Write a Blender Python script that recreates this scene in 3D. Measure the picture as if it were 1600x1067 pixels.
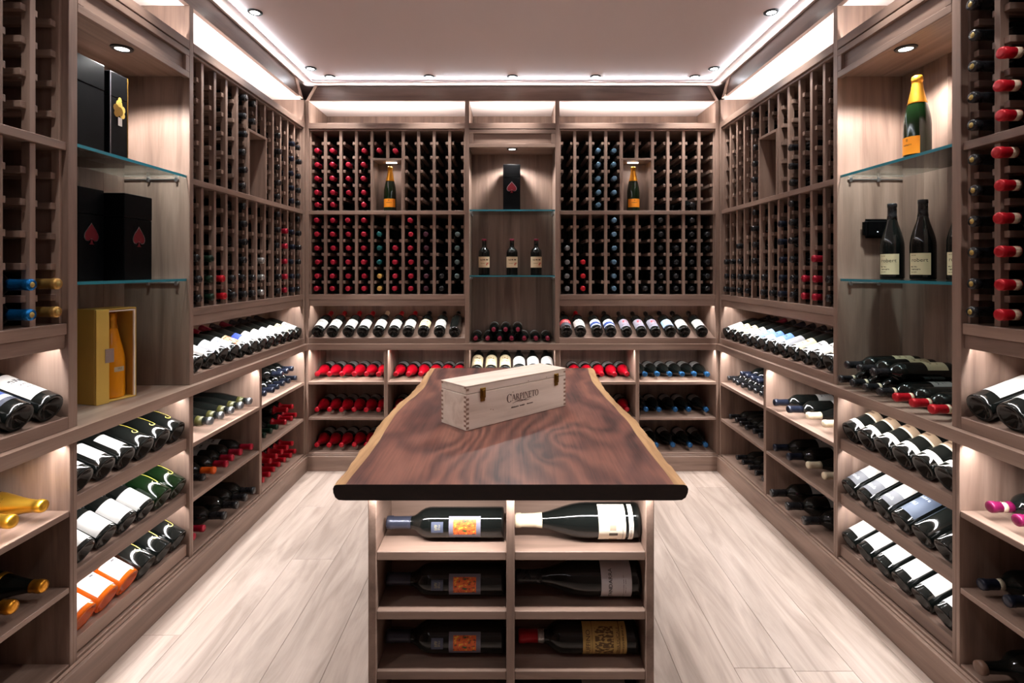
import bpy, bmesh, math, random
from mathutils import Matrix, Vector

random.seed(7)
for o in list(bpy.data.objects):
    bpy.data.objects.remove(o)
scene = bpy.context.scene
COL = scene.collection
PI = math.pi

# ------------------------------------------------------------------ camera
FPX = 842.0
cam_d = bpy.data.cameras.new('camera')
cam_d.sensor_fit = 'HORIZONTAL'
cam_d.sensor_width = 36.0
cam_d.lens = FPX / 1600 * 36
cam_d.shift_x = 3.0 / 1600
cam_d.shift_y = -112.5 / 1600
cam_d.clip_start = 0.02
cam = bpy.data.objects.new('camera', cam_d)
COL.objects.link(cam)
CX, CZ = -0.014, 1.30
cam.location = (CX, 0, CZ)
cam.rotation_euler = (PI / 2, 0, 0)
scene.camera = cam

# ------------------------------------------------------------------ world, exposure
world = bpy.data.worlds.new('world')
scene.world = world
world.use_nodes = True
world.node_tree.nodes['Background'].inputs[0].default_value = (0.9, 0.92, 1.0, 1)
world.node_tree.nodes['Background'].inputs[1].default_value = 0.15
scene.view_settings.view_transform = 'Standard'
scene.view_settings.look = 'None'
scene.view_settings.gamma = 1.0
scene.view_settings.use_curve_mapping = False
scene.view_settings.exposure = 0.3

P_DOWN = 19.0      # ceiling downlights (W)
P_CAVITY = 4.0     # W per metre, strips on top of the racks
P_DISPLAY = 3.4    # strips above the display ledges
P_BIN = 4.4        # strips under the worktop
P_TIER = 2.2       # strips over the slanted tiers
P_ADDED_COVE = 1.2       # added strip over the border, for a bright band on the ceiling
ADDED_COVE_COL = (0.86, 0.93, 1.0)
LED_COL = (1.0, 0.975, 0.96)
DOWN_COL = (1.0, 0.97, 0.945)

# ------------------------------------------------------------------ dimensions
W = 1.343          # half width between the cabinet fronts of the side walls
YB = 3.495         # cabinet front of the back wall
DEP = 0.36         # carcass depth
YN = 1.007         # near end of the side furniture
P1 = (1.622, 1.656)
P2 = (2.235, 2.263)
YR = -1.6          # wall behind the camera
Z_WT, Z_WB = 0.820, 0.782
Z_APB, Z_APT, Z_RB = 1.063, 1.105, 1.138
Z_M0, Z_M1 = 1.658, 1.683
Z_T0, Z_T1 = 2.213, 2.250
Z_SOF = 2.395
Z_TRIM = 2.490
Z_CEIL = 2.512
F = {'back': Matrix.Translation((0, YB, 0)),
     'left': Matrix.Translation((-W, 0, 0)) @ Matrix.Rotation(PI / 2, 4, 'Z'),
     'right': Matrix.Translation((W, 0, 0)) @ Matrix.Rotation(-PI / 2, 4, 'Z'),
     'room': Matrix.Identity(4)}

ORD = ['first', 'second', 'third', 'fourth', 'fifth', 'sixth', 'seventh', 'eighth', 'ninth', 'tenth',
       'eleventh', 'twelfth']

# ------------------------------------------------------------------ materials
def srgb(r, g, b):
    def f(c):
        c /= 255.0
        return c / 12.92 if c <= 0.04045 else ((c + 0.055) / 1.055) ** 2.4
    return (f(r), f(g), f(b), 1.0)

class NT:
    def __init__(self, name):
        self.m = bpy.data.materials.new(name)
        self.m.use_nodes = True
        self.t = self.m.node_tree
        self.t.nodes.clear()
        self.out = self.t.nodes.new('ShaderNodeOutputMaterial')
    def n(self, typ, **kw):
        nd = self.t.nodes.new(typ)
        for k, v in kw.items():
            setattr(nd, k, v)
        return nd
    def l(self, a, b):
        self.t.links.new(a, b)
    def math(self, op, a, b=None):
        nd = self.n('ShaderNodeMath', operation=op)
        for i, x in enumerate((a, b)):
            if x is None:
                continue
            if isinstance(x, (int, float)):
                nd.inputs[i].default_value = x
            else:
                self.l(x, nd.inputs[i])
        return nd.outputs[0]
    def mix(self, fac, a, b, blend='MIX'):
        nd = self.n('ShaderNodeMix', data_type='RGBA', blend_type=blend)
        if isinstance(fac, (int, float)):
            nd.inputs[0].default_value = fac
        else:
            self.l(fac, nd.inputs[0])
        for i, x in ((6, a), (7, b)):
            if isinstance(x, tuple):
                nd.inputs[i].default_value = x
            else:
                self.l(x, nd.inputs[i])
        return nd.outputs[2]
    def bsdf(self, **kw):
        b = self.n('ShaderNodeBsdfPrincipled')
        for k, v in kw.items():
            s = b.inputs[k]
            if isinstance(v, (int, float, tuple)):
                s.default_value = v
            else:
                self.l(v, s)
        self.l(b.outputs[0], self.out.inputs[0])
        return b

MAT = {}
def plain(key, color, rough=0.5, metal=0.0, **kw):
    if key in MAT:
        return MAT[key]
    t = NT(key)
    # a touch of surface unevenness keeps the reflections alive
    tc = t.n('ShaderNodeTexCoord')
    nz = t.n('ShaderNodeTexNoise')
    nz.inputs['Scale'].default_value = 60
    t.l(tc.outputs['Object'], nz.inputs['Vector'])
    r = t.math('MULTIPLY_ADD', nz.outputs[0], 0.12)
    r.node.inputs[2].default_value = max(0.0, rough - 0.06)
    t.bsdf(**{'Base Color': color, 'Roughness': r, 'Metallic': metal}, **kw)
    MAT[key] = t.m
    return t.m

def emit(key, color, strength):
    if key in MAT:
        return MAT[key]
    t = NT(key)
    e = t.n('ShaderNodeEmission')
    e.inputs[0].default_value = color
    e.inputs[1].default_value = strength
    t.l(e.outputs[0], t.out.inputs[0])
    MAT[key] = t.m
    return t.m

def wood(key, axis, dark, mid, light, along=1.3, across=16.0, rough=0.45, tone=0.22, bump=0.06, fine=0.25, distort=0.7, knots=False):
    k = key + '_' + axis
    if k in MAT:
        return MAT[k]
    t = NT(k)
    tc = t.n('ShaderNodeTexCoord')
    oi = t.n('ShaderNodeObjectInfo')
    off = t.n('ShaderNodeVectorMath', operation='SCALE')
    off.inputs[0].default_value = (17.3, 23.9, 11.7)
    t.l(oi.outputs['Random'], off.inputs['Scale'])
    add = t.n('ShaderNodeVectorMath', operation='ADD')
    t.l(tc.outputs['Object'], add.inputs[0]); t.l(off.outputs[0], add.inputs[1])
    def mapped(al, ac):
        mp = t.n('ShaderNodeMapping')
        mp.inputs['Scale'].default_value = tuple(al if a == axis else ac for a in 'xyz')
        t.l(add.outputs[0], mp.inputs[0])
        return mp.outputs[0]
    n1 = t.n('ShaderNodeTexNoise')
    n1.inputs['Scale'].default_value = 1.0
    n1.inputs['Detail'].default_value = 5
    n1.inputs['Roughness'].default_value = 0.55
    n1.inputs['Distortion'].default_value = distort
    t.l(mapped(along, across), n1.inputs['Vector'])
    rp = t.n('ShaderNodeValToRGB')
    e = rp.color_ramp.elements
    e[0].position, e[0].color = 0.28, dark
    e[1].position, e[1].color = 0.75, light
    em = rp.color_ramp.elements.new(0.5); em.color = mid
    t.l(n1.outputs[0], rp.inputs[0])
    n2 = t.n('ShaderNodeTexNoise')
    n2.inputs['Scale'].default_value = 1.0
    n2.inputs['Detail'].default_value = 3
    t.l(mapped(along * 6, across * 14), n2.inputs['Vector'])
    f2 = t.math('MULTIPLY_ADD', n2.outputs[0], fine)
    f2.node.inputs[2].default_value = 1.0 - fine / 2
    tn = t.math('MULTIPLY_ADD', oi.outputs['Random'], tone)
    tn.node.inputs[2].default_value = 1.0 - tone / 2
    fm = t.math('MULTIPLY', f2, tn)
    hs = t.n('ShaderNodeHueSaturation')
    t.l(rp.outputs[0], hs.inputs['Color']); t.l(fm, hs.inputs['Value'])
    base = hs.outputs[0]
    if knots:
        mpk = t.n('ShaderNodeMapping')
        mpk.inputs['Scale'].default_value = (3.4, 1.7, 3.4)
        t.l(add.outputs[0], mpk.inputs[0])
        vo = t.n('ShaderNodeTexVoronoi'); vo.inputs['Scale'].default_value = 1.0
        t.l(mpk.outputs[0], vo.inputs['Vector'])
        mr = t.n('ShaderNodeMapRange')
        mr.inputs['From Min'].default_value = .02; mr.inputs['From Max'].default_value = .085
        mr.inputs['To Min'].default_value = .75; mr.inputs['To Max'].default_value = 0
        t.l(vo.outputs['Distance'], mr.inputs[0])
        base = t.mix(mr.outputs[0], base, srgb(110, 86, 74))
    bp = t.n('ShaderNodeBump')
    bp.inputs['Strength'].default_value = bump
    bp.inputs['Distance'].default_value = 0.002
    t.l(n2.outputs[0], bp.inputs['Height'])
    b = t.bsdf(**{'Base Color': base, 'Roughness': rough})
    t.l(bp.outputs[0], b.inputs['Normal'])
    MAT[k] = t.m
    return t.m

def cab_wood(axis):   # the grey-brown washed walnut of all the joinery
    return wood('cabinet_wood', axis, srgb(104, 82, 71), srgb(135, 111, 98), srgb(156, 131, 117))
def floor_wood():
    return wood('pale_oak', 'y', srgb(142, 125, 114), srgb(168, 151, 140), srgb(185, 168, 158), along=1.5, across=12, rough=0.42, tone=0.16, fine=0.22, distort=1.6, knots=True)
def box_wood(axis):
    return wood('pale_pine', axis, srgb(206, 184, 168), srgb(226, 207, 192), srgb(236, 220, 208), along=2, across=22, rough=0.55, tone=0.06, fine=0.12)

M_DARKBACK = plain('near_black_board', srgb(24, 18, 17), .7)  # near-black tone for the rack backs and rear stiles
M_LED = emit('led_diffuser', (1, 0.96, 0.94, 1), 4.0)
M_LENS = emit('lamp_lens', (1, 0.97, 0.93, 1), 18.0)
M_CEIL = plain('ceiling_paint', srgb(228, 214, 213), 0.6)
M_COVEW = plain('soffit_paint', srgb(226, 212, 206), 0.6)
M_GLASS = plain('dark_bottle_glass', (0.0045, 0.0055, 0.005, 1), 0.08)
M_GREENG = plain('green_bottle_glass', (0.003, 0.011, 0.003, 1), 0.08)
M_ROSEG = plain('rose_bottle_glass', srgb(238, 112, 24), 0.06, **{'Transmission Weight': 0.55})
M_AMBERG = plain('amber_bottle_glass', srgb(232, 150, 24), 0.08)
M_STEEL = plain('brushed_steel', (0.55, 0.55, 0.56, 1), 0.3, 1.0)
M_BRASS = plain('aged_brass', srgb(140, 105, 45), 0.38, 0.9)
M_GOLD = plain('gold_paint', srgb(222, 184, 88), 0.45, 0.1)
M_BLACK = plain('black_lacquer', (0.0012, 0.0012, 0.0015, 1), 0.42, **{'Specular IOR Level': 0.08})
M_INK = plain('brown_ink', srgb(72, 48, 42), 0.7)
M_DKINK = plain('dark_ink', srgb(40, 30, 28), 0.7)

CAPS = {
 'red': plain('red_capsule', srgb(165, 22, 48), 0.32, 0.35),
 'bright red': plain('bright_red_capsule', srgb(182, 18, 34), 0.32, 0.25),
 'crimson': plain('crimson_foil', srgb(160, 5, 26), 0.3, 0.2),
 'black': plain('black_capsule', (0.012, 0.012, 0.014, 1), 0.28),
 'grey': plain('grey_capsule', srgb(120, 122, 125), 0.3, 0.6),
 'silver': plain('silver_capsule', srgb(190, 190, 188), 0.28, 0.7),
 'navy': plain('navy_capsule', srgb(28, 33, 48), 0.3, 0.3),
 'blue': plain('blue_capsule', srgb(34, 84, 130), 0.28, 0.5),
 'slate': plain('slate_capsule', srgb(56, 58, 72), 0.3, 0.4),
 'foil blue': plain('foil_blue_capsule', srgb(20, 112, 182), 0.24, 0.75),
 'vivid blue': plain('vivid_blue_capsule', srgb(24, 70, 170), 0.3, 0.2),
 'olive': plain('olive_paper', srgb(60, 58, 20), 0.5),
 'pale blue': plain('pale_blue_capsule', srgb(88, 120, 145), 0.3, 0.4),
 'teal': plain('teal_capsule', srgb(20, 95, 98), 0.3, 0.4),
 'gold': plain('gold_capsule', srgb(200, 158, 88), 0.3, 0.7),
 'gold foil': plain('gold_foil', srgb(226, 176, 62), 0.3, 0.95),
 'orange gold': plain('orange_gold_foil', srgb(226, 158, 52), 0.3, 0.9),
 'purple': plain('purple_capsule', srgb(72, 34, 48), 0.32, 0.3),
 'green grey': plain('green_grey_capsule', srgb(88, 104, 104), 0.32, 0.4),
 'magenta': plain('magenta_capsule', srgb(125, 22, 74), 0.32, 0.3),
 'cream': plain('cream_capsule', srgb(222, 208, 180), 0.45),
 'orange': plain('orange_capsule', srgb(225, 92, 22), 0.4),
 'dark green': plain('dark_green_capsule', srgb(24, 46, 34), 0.3, 0.3),
 'maroon': plain('maroon_capsule', srgb(120, 24, 48), 0.32, 0.3),
 'cork brown': plain('cork_brown_capsule', srgb(92, 66, 52), 0.5),
}

def label_mat(key, base, bands=(), rough=0.6, k=None):
    """paper label: bands = (v0, v1, u0, u1, freq, colour); freq 0 is a solid block of print, otherwise broken like a line of type"""
    q = .62 if k is None else k           # default darkens label colours so the strip lights don't burn them out
    dim = lambda c: (c[0] * q, c[1] * q, c[2] * q, 1.0)
    k = 'label_' + key
    if k in MAT:
        return MAT[k]
    t = NT(k)
    tc = t.n('ShaderNodeTexCoord')
    sp = t.n('ShaderNodeSeparateXYZ')
    t.l(tc.outputs['UV'], sp.inputs[0])
    u, v = sp.outputs[0], sp.outputs[1]
    col = dim(base)
    for (v0, v1, u0, u1, fr, c) in bands:
        m = t.math('MULTIPLY', t.math('GREATER_THAN', v, v0), t.math('LESS_THAN', v, v1))
        m = t.math('MULTIPLY', m, t.math('MULTIPLY', t.math('GREATER_THAN', u, u0), t.math('LESS_THAN', u, u1)))
        if fr:
            mp = t.n('ShaderNodeMapping')
            mp.inputs['Scale'].default_value = (fr, fr * 0.35, 1)
            mp.inputs['Location'].default_value = (v0 * 31, v1 * 17, 0)
            t.l(tc.outputs['UV'], mp.inputs[0])
            nz = t.n('ShaderNodeTexNoise')
            nz.inputs['Scale'].default_value = 1.0
            nz.inputs['Detail'].default_value = 1
            t.l(mp.outputs[0], nz.inputs['Vector'])
            m = t.math('MULTIPLY', m, t.math('GREATER_THAN', nz.outputs[0], 0.47))
        col = t.mix(m, col, dim(c))
    t.bsdf(**{'Base Color': col, 'Roughness': rough})
    MAT[k] = t.m
    return t.m

def picture_label(key, base, frame, cols):
    """a printed picture: base paper, framed field filled by a cell mosaic of print colours"""
    k = 'label_' + key
    if k in MAT:
        return MAT[k]
    t = NT(k)
    tc = t.n('ShaderNodeTexCoord')
    sp = t.n('ShaderNodeSeparateXYZ')
    t.l(tc.outputs['UV'], sp.inputs[0])
    u, v = sp.outputs[0], sp.outputs[1]
    v0, v1, u0, u1 = frame
    m = t.math('MULTIPLY', t.math('GREATER_THAN', v, v0), t.math('LESS_THAN', v, v1))
    m = t.math('MULTIPLY', m, t.math('MULTIPLY', t.math('GREATER_THAN', u, u0), t.math('LESS_THAN', u, u1)))
    nz = t.n('ShaderNodeTexNoise')
    nz.inputs['Scale'].default_value = 7
    nz.inputs['Detail'].default_value = 3
    t.l(tc.outputs['UV'], nz.inputs['Vector'])
    rp = t.n('ShaderNodeValToRGB')
    rp.color_ramp.interpolation = 'LINEAR'
    els = rp.color_ramp.elements
    els[0].position, els[0].color = 0.35, cols[0]
    els[1].position, els[1].color = 0.65, cols[-1]
    for i, c in enumerate(cols[1:-1]):
        e = els.new(0.35 + 0.3 * (i + 1) / (len(cols) - 1)); e.color = c
    t.l(nz.outputs[0], rp.inputs[0])
    col = t.mix(m, base, rp.outputs[0])
    t.bsdf(**{'Base Color': col, 'Roughness': 0.5})
    MAT[k] = t.m
    return t.m

INK = srgb(60, 58, 62)
LAB = {
 'white': label_mat('white', srgb(206, 204, 201), [(.62, .74, .25, .75, 22, INK), (.44, .5, .3, .7, 40, srgb(120, 118, 122)), (.3, .35, .32, .68, 46, srgb(140, 138, 140))]),
 'plain white': label_mat('plain_white', srgb(206, 204, 201), [(.6, .66, .4, .62, 40, srgb(190, 188, 190)), (.3, .34, .35, .65, 40, srgb(205, 203, 204))]),
 'cream': label_mat('cream', srgb(224, 208, 170), [(.6, .75, .3, .7, 22, srgb(110, 80, 50)), (.35, .42, .3, .7, 40, srgb(130, 100, 70))]),
 'silver': label_mat('silver', srgb(196, 200, 208), [(.55, .8, .2, .8, 18, srgb(140, 146, 158)), (.3, .36, .3, .7, 40, srgb(110, 114, 124))]),
 'blue and white': label_mat('blue_and_white', srgb(212, 222, 240), [(.55, 1.1, -.1, 1.1, 0, srgb(30, 70, 180)), (.25, .32, .3, .7, 30, srgb(60, 80, 130))]),
 'tan patterned': label_mat('tan', srgb(214, 184, 140), [(.1, .9, .1, .9, 9, srgb(150, 84, 48)), (.4, .55, .1, .9, 14, srgb(240, 232, 216))]),
 'sky blue': label_mat('sky_blue', srgb(150, 184, 232), [(.6, .75, .25, .75, 18, srgb(90, 120, 190)), (.3, .36, .3, .7, 40, srgb(80, 100, 150))]),
 'bright blue': label_mat('bright_blue', srgb(96, 142, 226), [(-.1, .45, -.1, 1.1, 0, srgb(186, 206, 236)), (.6, .72, .3, .7, 18, srgb(40, 70, 150))]),
 'grey': label_mat('grey', srgb(150, 152, 160), [(.55, .7, .25, .75, 20, srgb(220, 220, 224))]),
 'red topped': label_mat('red_topped', srgb(72, 74, 84), [(.5, 1.1, -.1, 1.1, 0, srgb(196, 60, 68)), (.62, .75, .3, .7, 22, srgb(240, 210, 205))]),
 'blue banded': label_mat('blue_banded', srgb(226, 228, 232), [(.25, .62, -.1, 1.1, 0, srgb(24, 62, 140)), (-.1, .12, -.1, 1.1, 0, srgb(20, 30, 60))]),
 'grey with red crest': label_mat('grey_red', srgb(150, 146, 160), [(.55, .82, .35, .65, 12, srgb(200, 50, 62)), (.2, .3, .2, .8, 30, srgb(90, 88, 110))]),
 'pale blue': label_mat('pale_blue', srgb(176, 206, 232), [(.6, .7, .3, .7, 22, srgb(80, 110, 150)), (-.1, .1, -.1, 1.1, 0, srgb(60, 80, 110))]),
 'white over grey': label_mat('white_over_grey', srgb(206, 204, 201), [(-.1, .42, -.1, 1.1, 0, srgb(112, 114, 122)), (.14, .24, .2, .8, 14, srgb(190, 192, 198)), (.6, .66, .4, .7, 30, srgb(160, 160, 165))]),
 'steel blue': label_mat('steel_blue', srgb(86, 100, 124), [(.62, .7, .25, .75, 26, srgb(190, 200, 216)), (.3, .42, .25, .6, 16, srgb(150, 164, 186))]),
 'tan': label_mat('tan_vo', srgb(168, 142, 116), [(-.1, .18, -.1, 1.1, 0, srgb(232, 222, 200)), (.5, .74, .36, .64, 9, srgb(110, 84, 64))]),
 'band': label_mat('band', srgb(232, 226, 214), [(.3, .7, .2, .8, 24, srgb(170, 160, 150))], k=1.0),
 'orange': label_mat('orange', srgb(240, 146, 12), [(.5, .58, .3, .7, 26, srgb(90, 50, 12)), (.74, .9, .45, .55, 0, srgb(190, 110, 12))], k=1.0),
 'parchment': label_mat('parchment', srgb(214, 198, 160), [(.88, .92, .1, .35, 40, srgb(140, 120, 90)), (.34, .4, .08, .4, 30, srgb(90, 74, 56)), (.22, .28, .08, .55, 34, srgb(80, 66, 50)), (.1, .14, .1, .4, 40, srgb(110, 92, 70))], k=1.0),
 'old cream': label_mat('old_cream', srgb(222, 196, 160), [(.66, .78, .25, .8, 16, srgb(90, 62, 48)), (.35, .42, .25, .6, 26, srgb(150, 120, 90)), (.2, .48, .66, .86, 8, srgb(190, 50, 40))], k=1.0),
 'rosette': label_mat('rosette', srgb(236, 228, 224), [(.8, .88, .42, .58, 8, srgb(60, 50, 60)), (.36, .42, .35, .65, 30, srgb(170, 160, 160))]),
 'small grey': label_mat('small_grey', srgb(70, 76, 96), [(.25, .75, .25, .75, 12, srgb(130, 126, 110))], k=1.0),
 'script white': label_mat('script_white', srgb(206, 204, 201), [(.1, .14, .3, .7, 30, srgb(190, 188, 188))]),
 'fine cream': label_mat('fine_cream', srgb(240, 230, 210), [(.36, .60, .40, .52, 0, srgb(176, 158, 136)), (.3, .62, .27, .34, 0, srgb(96, 84, 72)), (.3, .6, .1, .14, 0, srgb(186, 150, 96)), (-.1, 1.1, .08, .095, 0, srgb(120, 110, 100)), (.1, .12, -.1, 1.1, 0, srgb(150, 140, 128))], k=1.0),
 'pale grey': label_mat('pale_grey', srgb(206, 200, 202), [(.26, .28, .12, .7, 60, srgb(120, 110, 116)), (.19, .21, .3, .6, 60, srgb(100, 92, 98))], k=1.0),
 'tan crest': label_mat('tan_crest', srgb(192, 160, 92), [(.3, .72, .18, .86, 26, srgb(104, 78, 44)), (.06, .1, .1, .9, 50, srgb(110, 84, 48)), (.15, .17, -.1, 1.1, 0, srgb(120, 92, 52)), (.78, .79, -.1, 1.1, 0, srgb(120, 92, 52))], k=1.0),
 'collage': picture_label('collage', srgb(112, 110, 126), (.14, .86, .14, .86), [srgb(30, 90, 40), srgb(200, 60, 40), srgb(232, 120, 40), srgb(214, 70, 50), srgb(240, 190, 60)]),
}

# ------------------------------------------------------------------ object helpers
def tag(o, label=None, cat=None, group=None, kind=None):
    if label:
        o['label'] = label
    if cat:
        o['category'] = cat
    if group:
        o['group'] = group
    if kind:
        o['kind'] = kind
    return o

def link(name, data, mw, parent=None):
    o = bpy.data.objects.new(name, data)
    COL.objects.link(o)
    if parent is not None:
        o.parent = parent
        o.matrix_parent_inverse = Matrix.Identity(4)
        o.matrix_local = PM[parent.name].inverted() @ mw
    else:
        o.matrix_world = mw
    PM[o.name] = mw
    return o
PM = {}

def empty(name, mw):
    o = bpy.data.objects.new(name, None)
    COL.objects.link(o)
    o.empty_display_size = 0.05
    o.matrix_world = mw
    PM[o.name] = mw
    return o

MESH = {}
def box_mesh(dx, dy, dz, mat, bev):
    key = (round(dx, 4), round(dy, 4), round(dz, 4), mat.name, bev)
    if key in MESH:
        return MESH[key]
    bm = bmesh.new()
    bmesh.ops.create_cube(bm, size=1.0)
    bmesh.ops.scale(bm, vec=(dx, dy, dz), verts=bm.verts)
    if bev:
        bmesh.ops.bevel(bm, geom=list(bm.edges), offset=min(bev, dx / 3, dy / 3, dz / 3), segments=1, affect='EDGES')
    me = bpy.data.meshes.new('box')
    bm.to_mesh(me); bm.free()
    me.materials.append(mat)
    MESH[key] = me
    return me

def box(name, parent, fr, u0, u1, v0, v1, w0, w1, mat=None, bev=0.0015, rot=None):
    """a board given in the coordinates of a wall: u along it, v into it, w up"""
    d = (u1 - u0, v1 - v0, w1 - w0)
    if mat is None:
        mat = cab_wood('xyz'[max(range(3), key=lambda i: d[i])])
    me = box_mesh(d[0], d[1], d[2], mat, bev)
    M = (F[fr] if isinstance(fr, str) else fr) @ Matrix.Translation(((u0 + u1) / 2, (v0 + v1) / 2, (w0 + w1) / 2))
    if rot is not None:
        M = M @ rot
    return link(name, me, M, parent)

def mesh_obj(name, verts, faces, mat, mw, parent=None, smooth=False, mats=None, fm=None):
    me = bpy.data.meshes.new(name)
    me.from_pydata(verts, [], faces)
    if mats:
        for m in mats:
            me.materials.append(m)
        me.polygons.foreach_set('material_index', fm)
    else:
        me.materials.append(mat)
    if smooth:
        me.polygons.foreach_set('use_smooth', [True] * len(me.polygons))
    me.update()
    return link(name, me, mw, parent)

def prism(name, pts, z0, z1, mat, mw=Matrix.Identity(4), parent=None):
    n = len(pts)
    vs = [(x, y, z0) for x, y in pts] + [(x, y, z1) for x, y in pts]
    fs = [tuple(range(n))[::-1], tuple(range(n, 2 * n))] + [(i, (i + 1) % n, n + (i + 1) % n, n + i) for i in range(n)]
    o = mesh_obj(name, vs, fs, mat, mw, parent)
    bm = bmesh.new(); bm.from_mesh(o.data)
    bmesh.ops.recalc_face_normals(bm, faces=bm.faces)
    bm.to_mesh(o.data); bm.free()
    return o

def led(fr, u0, u1, v, w, watts_per_m, up=False, spread=150, tilt=0, width=0.008, col=LED_COL):
    d = bpy.data.lights.new('led_strip_light', 'AREA')
    d.shape = 'RECTANGLE'
    d.size = u1 - u0
    d.size_y = width
    d.energy = watts_per_m * (u1 - u0)
    d.color = col
    d.spread = math.radians(spread)
    M = (F[fr] if isinstance(fr, str) else fr) @ Matrix.Translation(((u0 + u1) / 2, v, w)) @ Matrix.Rotation(math.radians(tilt), 4, 'X')
    if up:
        M = M @ Matrix.Rotation(PI, 4, 'X')
    o = bpy.data.objects.new('led_strip_light', d)
    COL.objects.link(o)
    o.matrix_world = M
    return o

# ------------------------------------------------------------------ bottles
PROF = {
 'bordeaux': [(0, .020), (.014, .016), (.028, .003), (.0335, 0), (.0365, .0015), (.0375, .006), (.0375, .012), (.0375, .182), (.0370, .192), (.0345, .203), (.0295, .213),
              (.0225, .222), (.0170, .230), (.0150, .238), (.0143, .248), (.0140, .283), (.0154, .2845), (.0154, .297), (.0146, .300), (0, .300)],
 'burgundy': [(0, .022), (.014, .018), (.031, .003), (.037, 0), (.0400, .0015), (.0410, .006), (.0410, .012), (.0410, .125), (.0402, .140), (.0372, .158), (.0322, .178),
              (.0262, .198), (.0208, .216), (.0170, .233), (.0150, .250), (.0145, .282), (.0158, .2835), (.0158, .294), (.0150, .297), (0, .297)],
 'champagne': [(0, .030), (.014, .025), (.033, .003), (.0395, 0), (.0430, .002), (.0440, .008), (.0440, .014), (.0440, .135), (.0432, .150), (.0405, .170), (.0355, .195),
               (.0295, .220), (.0238, .245), (.0192, .268), (.0168, .288), (.0163, .298), (.0178, .300), (.0178, .311), (.0158, .318), (0, .319)],
}
PROF['stubby'] = [(r, z * .80) for r, z in PROF['bordeaux']]
PROF['slim'] = [(r * .93, z) for r, z in PROF['bordeaux']]
LEN = {k: v[-1][1] for k, v in PROF.items()}
RAD = {k: max(r for r, z in v) for k, v in PROF.items()}
def r_at(kind, z):
    p = PROF[kind]
    for (r0, z0), (r1, z1) in zip(p[5:], p[6:]):
        if z0 <= z <= z1 and z1 > z0:
            return r0 + (r1 - r0) * (z - z0) / (z1 - z0)
    return p[-2][0]

def lathe(name, prof, mat, seg=24):
    vs, fs = [], []
    rings = []
    for r, z in prof:
        if r <= 1e-6:
            rings.append([len(vs)]); vs.append((0, 0, z))
        else:
            rings.append(list(range(len(vs), len(vs) + seg)))
            vs += [(r * math.cos(2 * PI * k / seg), r * math.sin(2 * PI * k / seg), z) for k in range(seg)]
    for a, b in zip(rings, rings[1:]):
        for k in range(seg):
            k2 = (k + 1) % seg
            if len(a) == 1 and len(b) == 1:
                continue
            if len(a) == 1:
                fs.append((a[0], b[k2], b[k]))
            elif len(b) == 1:
                fs.append((a[k], a[k2], b[0]))
            else:
                fs.append((a[k], a[k2], b[k2], b[k]))
    me = bpy.data.meshes.new(name)
    me.from_pydata(vs, [], fs)
    me.polygons.foreach_set('use_smooth', [True] * len(fs))
    me.materials.append(mat)
    me.update()
    return me

def glass_mesh(kind, mat):
    k = ('g', kind, mat.name)
    if k not in MESH:
        MESH[k] = lathe('bottle_glass', PROF[kind], mat)
    return MESH[k]

def capsule_mesh(kind, z0, mat, z1=None):
    k = ('c', kind, z0, z1, mat.name)
    if k not in MESH:
        zs = [z0] + [z for r, z in PROF[kind] if z > z0 + .002 and (z1 is None or z < z1 - .002)]
        e = .0009
        pr = [(r_at(kind, z0) - .001, z0)]
        for z in zs:
            if z >= LEN[kind] - 1e-6:
                continue
            pr.append((r_at(kind, z) + e, z))
        if z1 is None:
            top = LEN[kind]
            pr = [p for p in pr if p[1] < top - .003] + [(r_at(kind, top - .003) + e, top - .0025), (r_at(kind, top - .003) - .0008, top + e), (.006, top + e + .0004), (0, top + e)]
        else:
            pr.append((r_at(kind, z1) + e, z1)); pr.append((r_at(kind, z1) - .001, z1))
        MESH[k] = lathe('capsule', pr, mat, 20)
    return MESH[k]

def label_mesh(kind, z0, z1, ang, mat, off=.0007):
    k = ('l', kind, z0, z1, ang, mat.name)
    if k in MESH:
        return MESH[k]
    na, nz = max(6, int(ang / 12)), 3 if z1 - z0 > .02 else 1
    vs, fs, uv = [], [], []
    a = math.radians(ang)
    for j in range(nz + 1):
        z = z0 + (z1 - z0) * j / nz
        r = r_at(kind, z) + off
        for i in range(na + 1):
            t = -a / 2 + a * i / na
            vs.append((r * math.cos(t), r * math.sin(t), z)); uv.append((i / na, j / nz))
    for j in range(nz):
        for i in range(na):
            p = j * (na + 1) + i
            fs.append((p, p + 1, p + na + 2, p + na + 1))
    me = bpy.data.meshes.new('label')
    me.from_pydata(vs, [], fs)
    ul = me.uv_layers.new(name='uv')
    for lp in me.loops:
        ul.data[lp.index].uv = uv[lp.vertex_index]
    me.polygons.foreach_set('use_smooth', [True] * len(fs))
    me.materials.append(mat)
    me.update()
    MESH[k] = me
    return me

def strip_mesh(kind, pts, widths, mat, off=.0012):
    """a painted line laid on the bottle: pts (arc length around, height)"""
    vs, fs = [], []
    n = len(pts)
    for i, (s, z) in enumerate(pts):
        a, b = pts[max(0, i - 1)], pts[min(n - 1, i + 1)]
        dx, dz = b[0] - a[0], b[1] - a[1]
        q = math.hypot(dx, dz) or 1
        for sg in (-1, 1):
            ss, zz = s - sg * dz / q * widths[i], z + sg * dx / q * widths[i]
            r = r_at(kind, zz) + off
            t = ss / RAD[kind]
            vs.append((r * math.cos(t), r * math.sin(t), zz))
    for i in range(n - 1):
        fs.append((2 * i, 2 * i + 1, 2 * i + 3, 2 * i + 2))
    me = bpy.data.meshes.new('swoosh')
    me.from_pydata(vs, [], fs)
    me.materials.append(mat)
    me.update()
    return me

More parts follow.
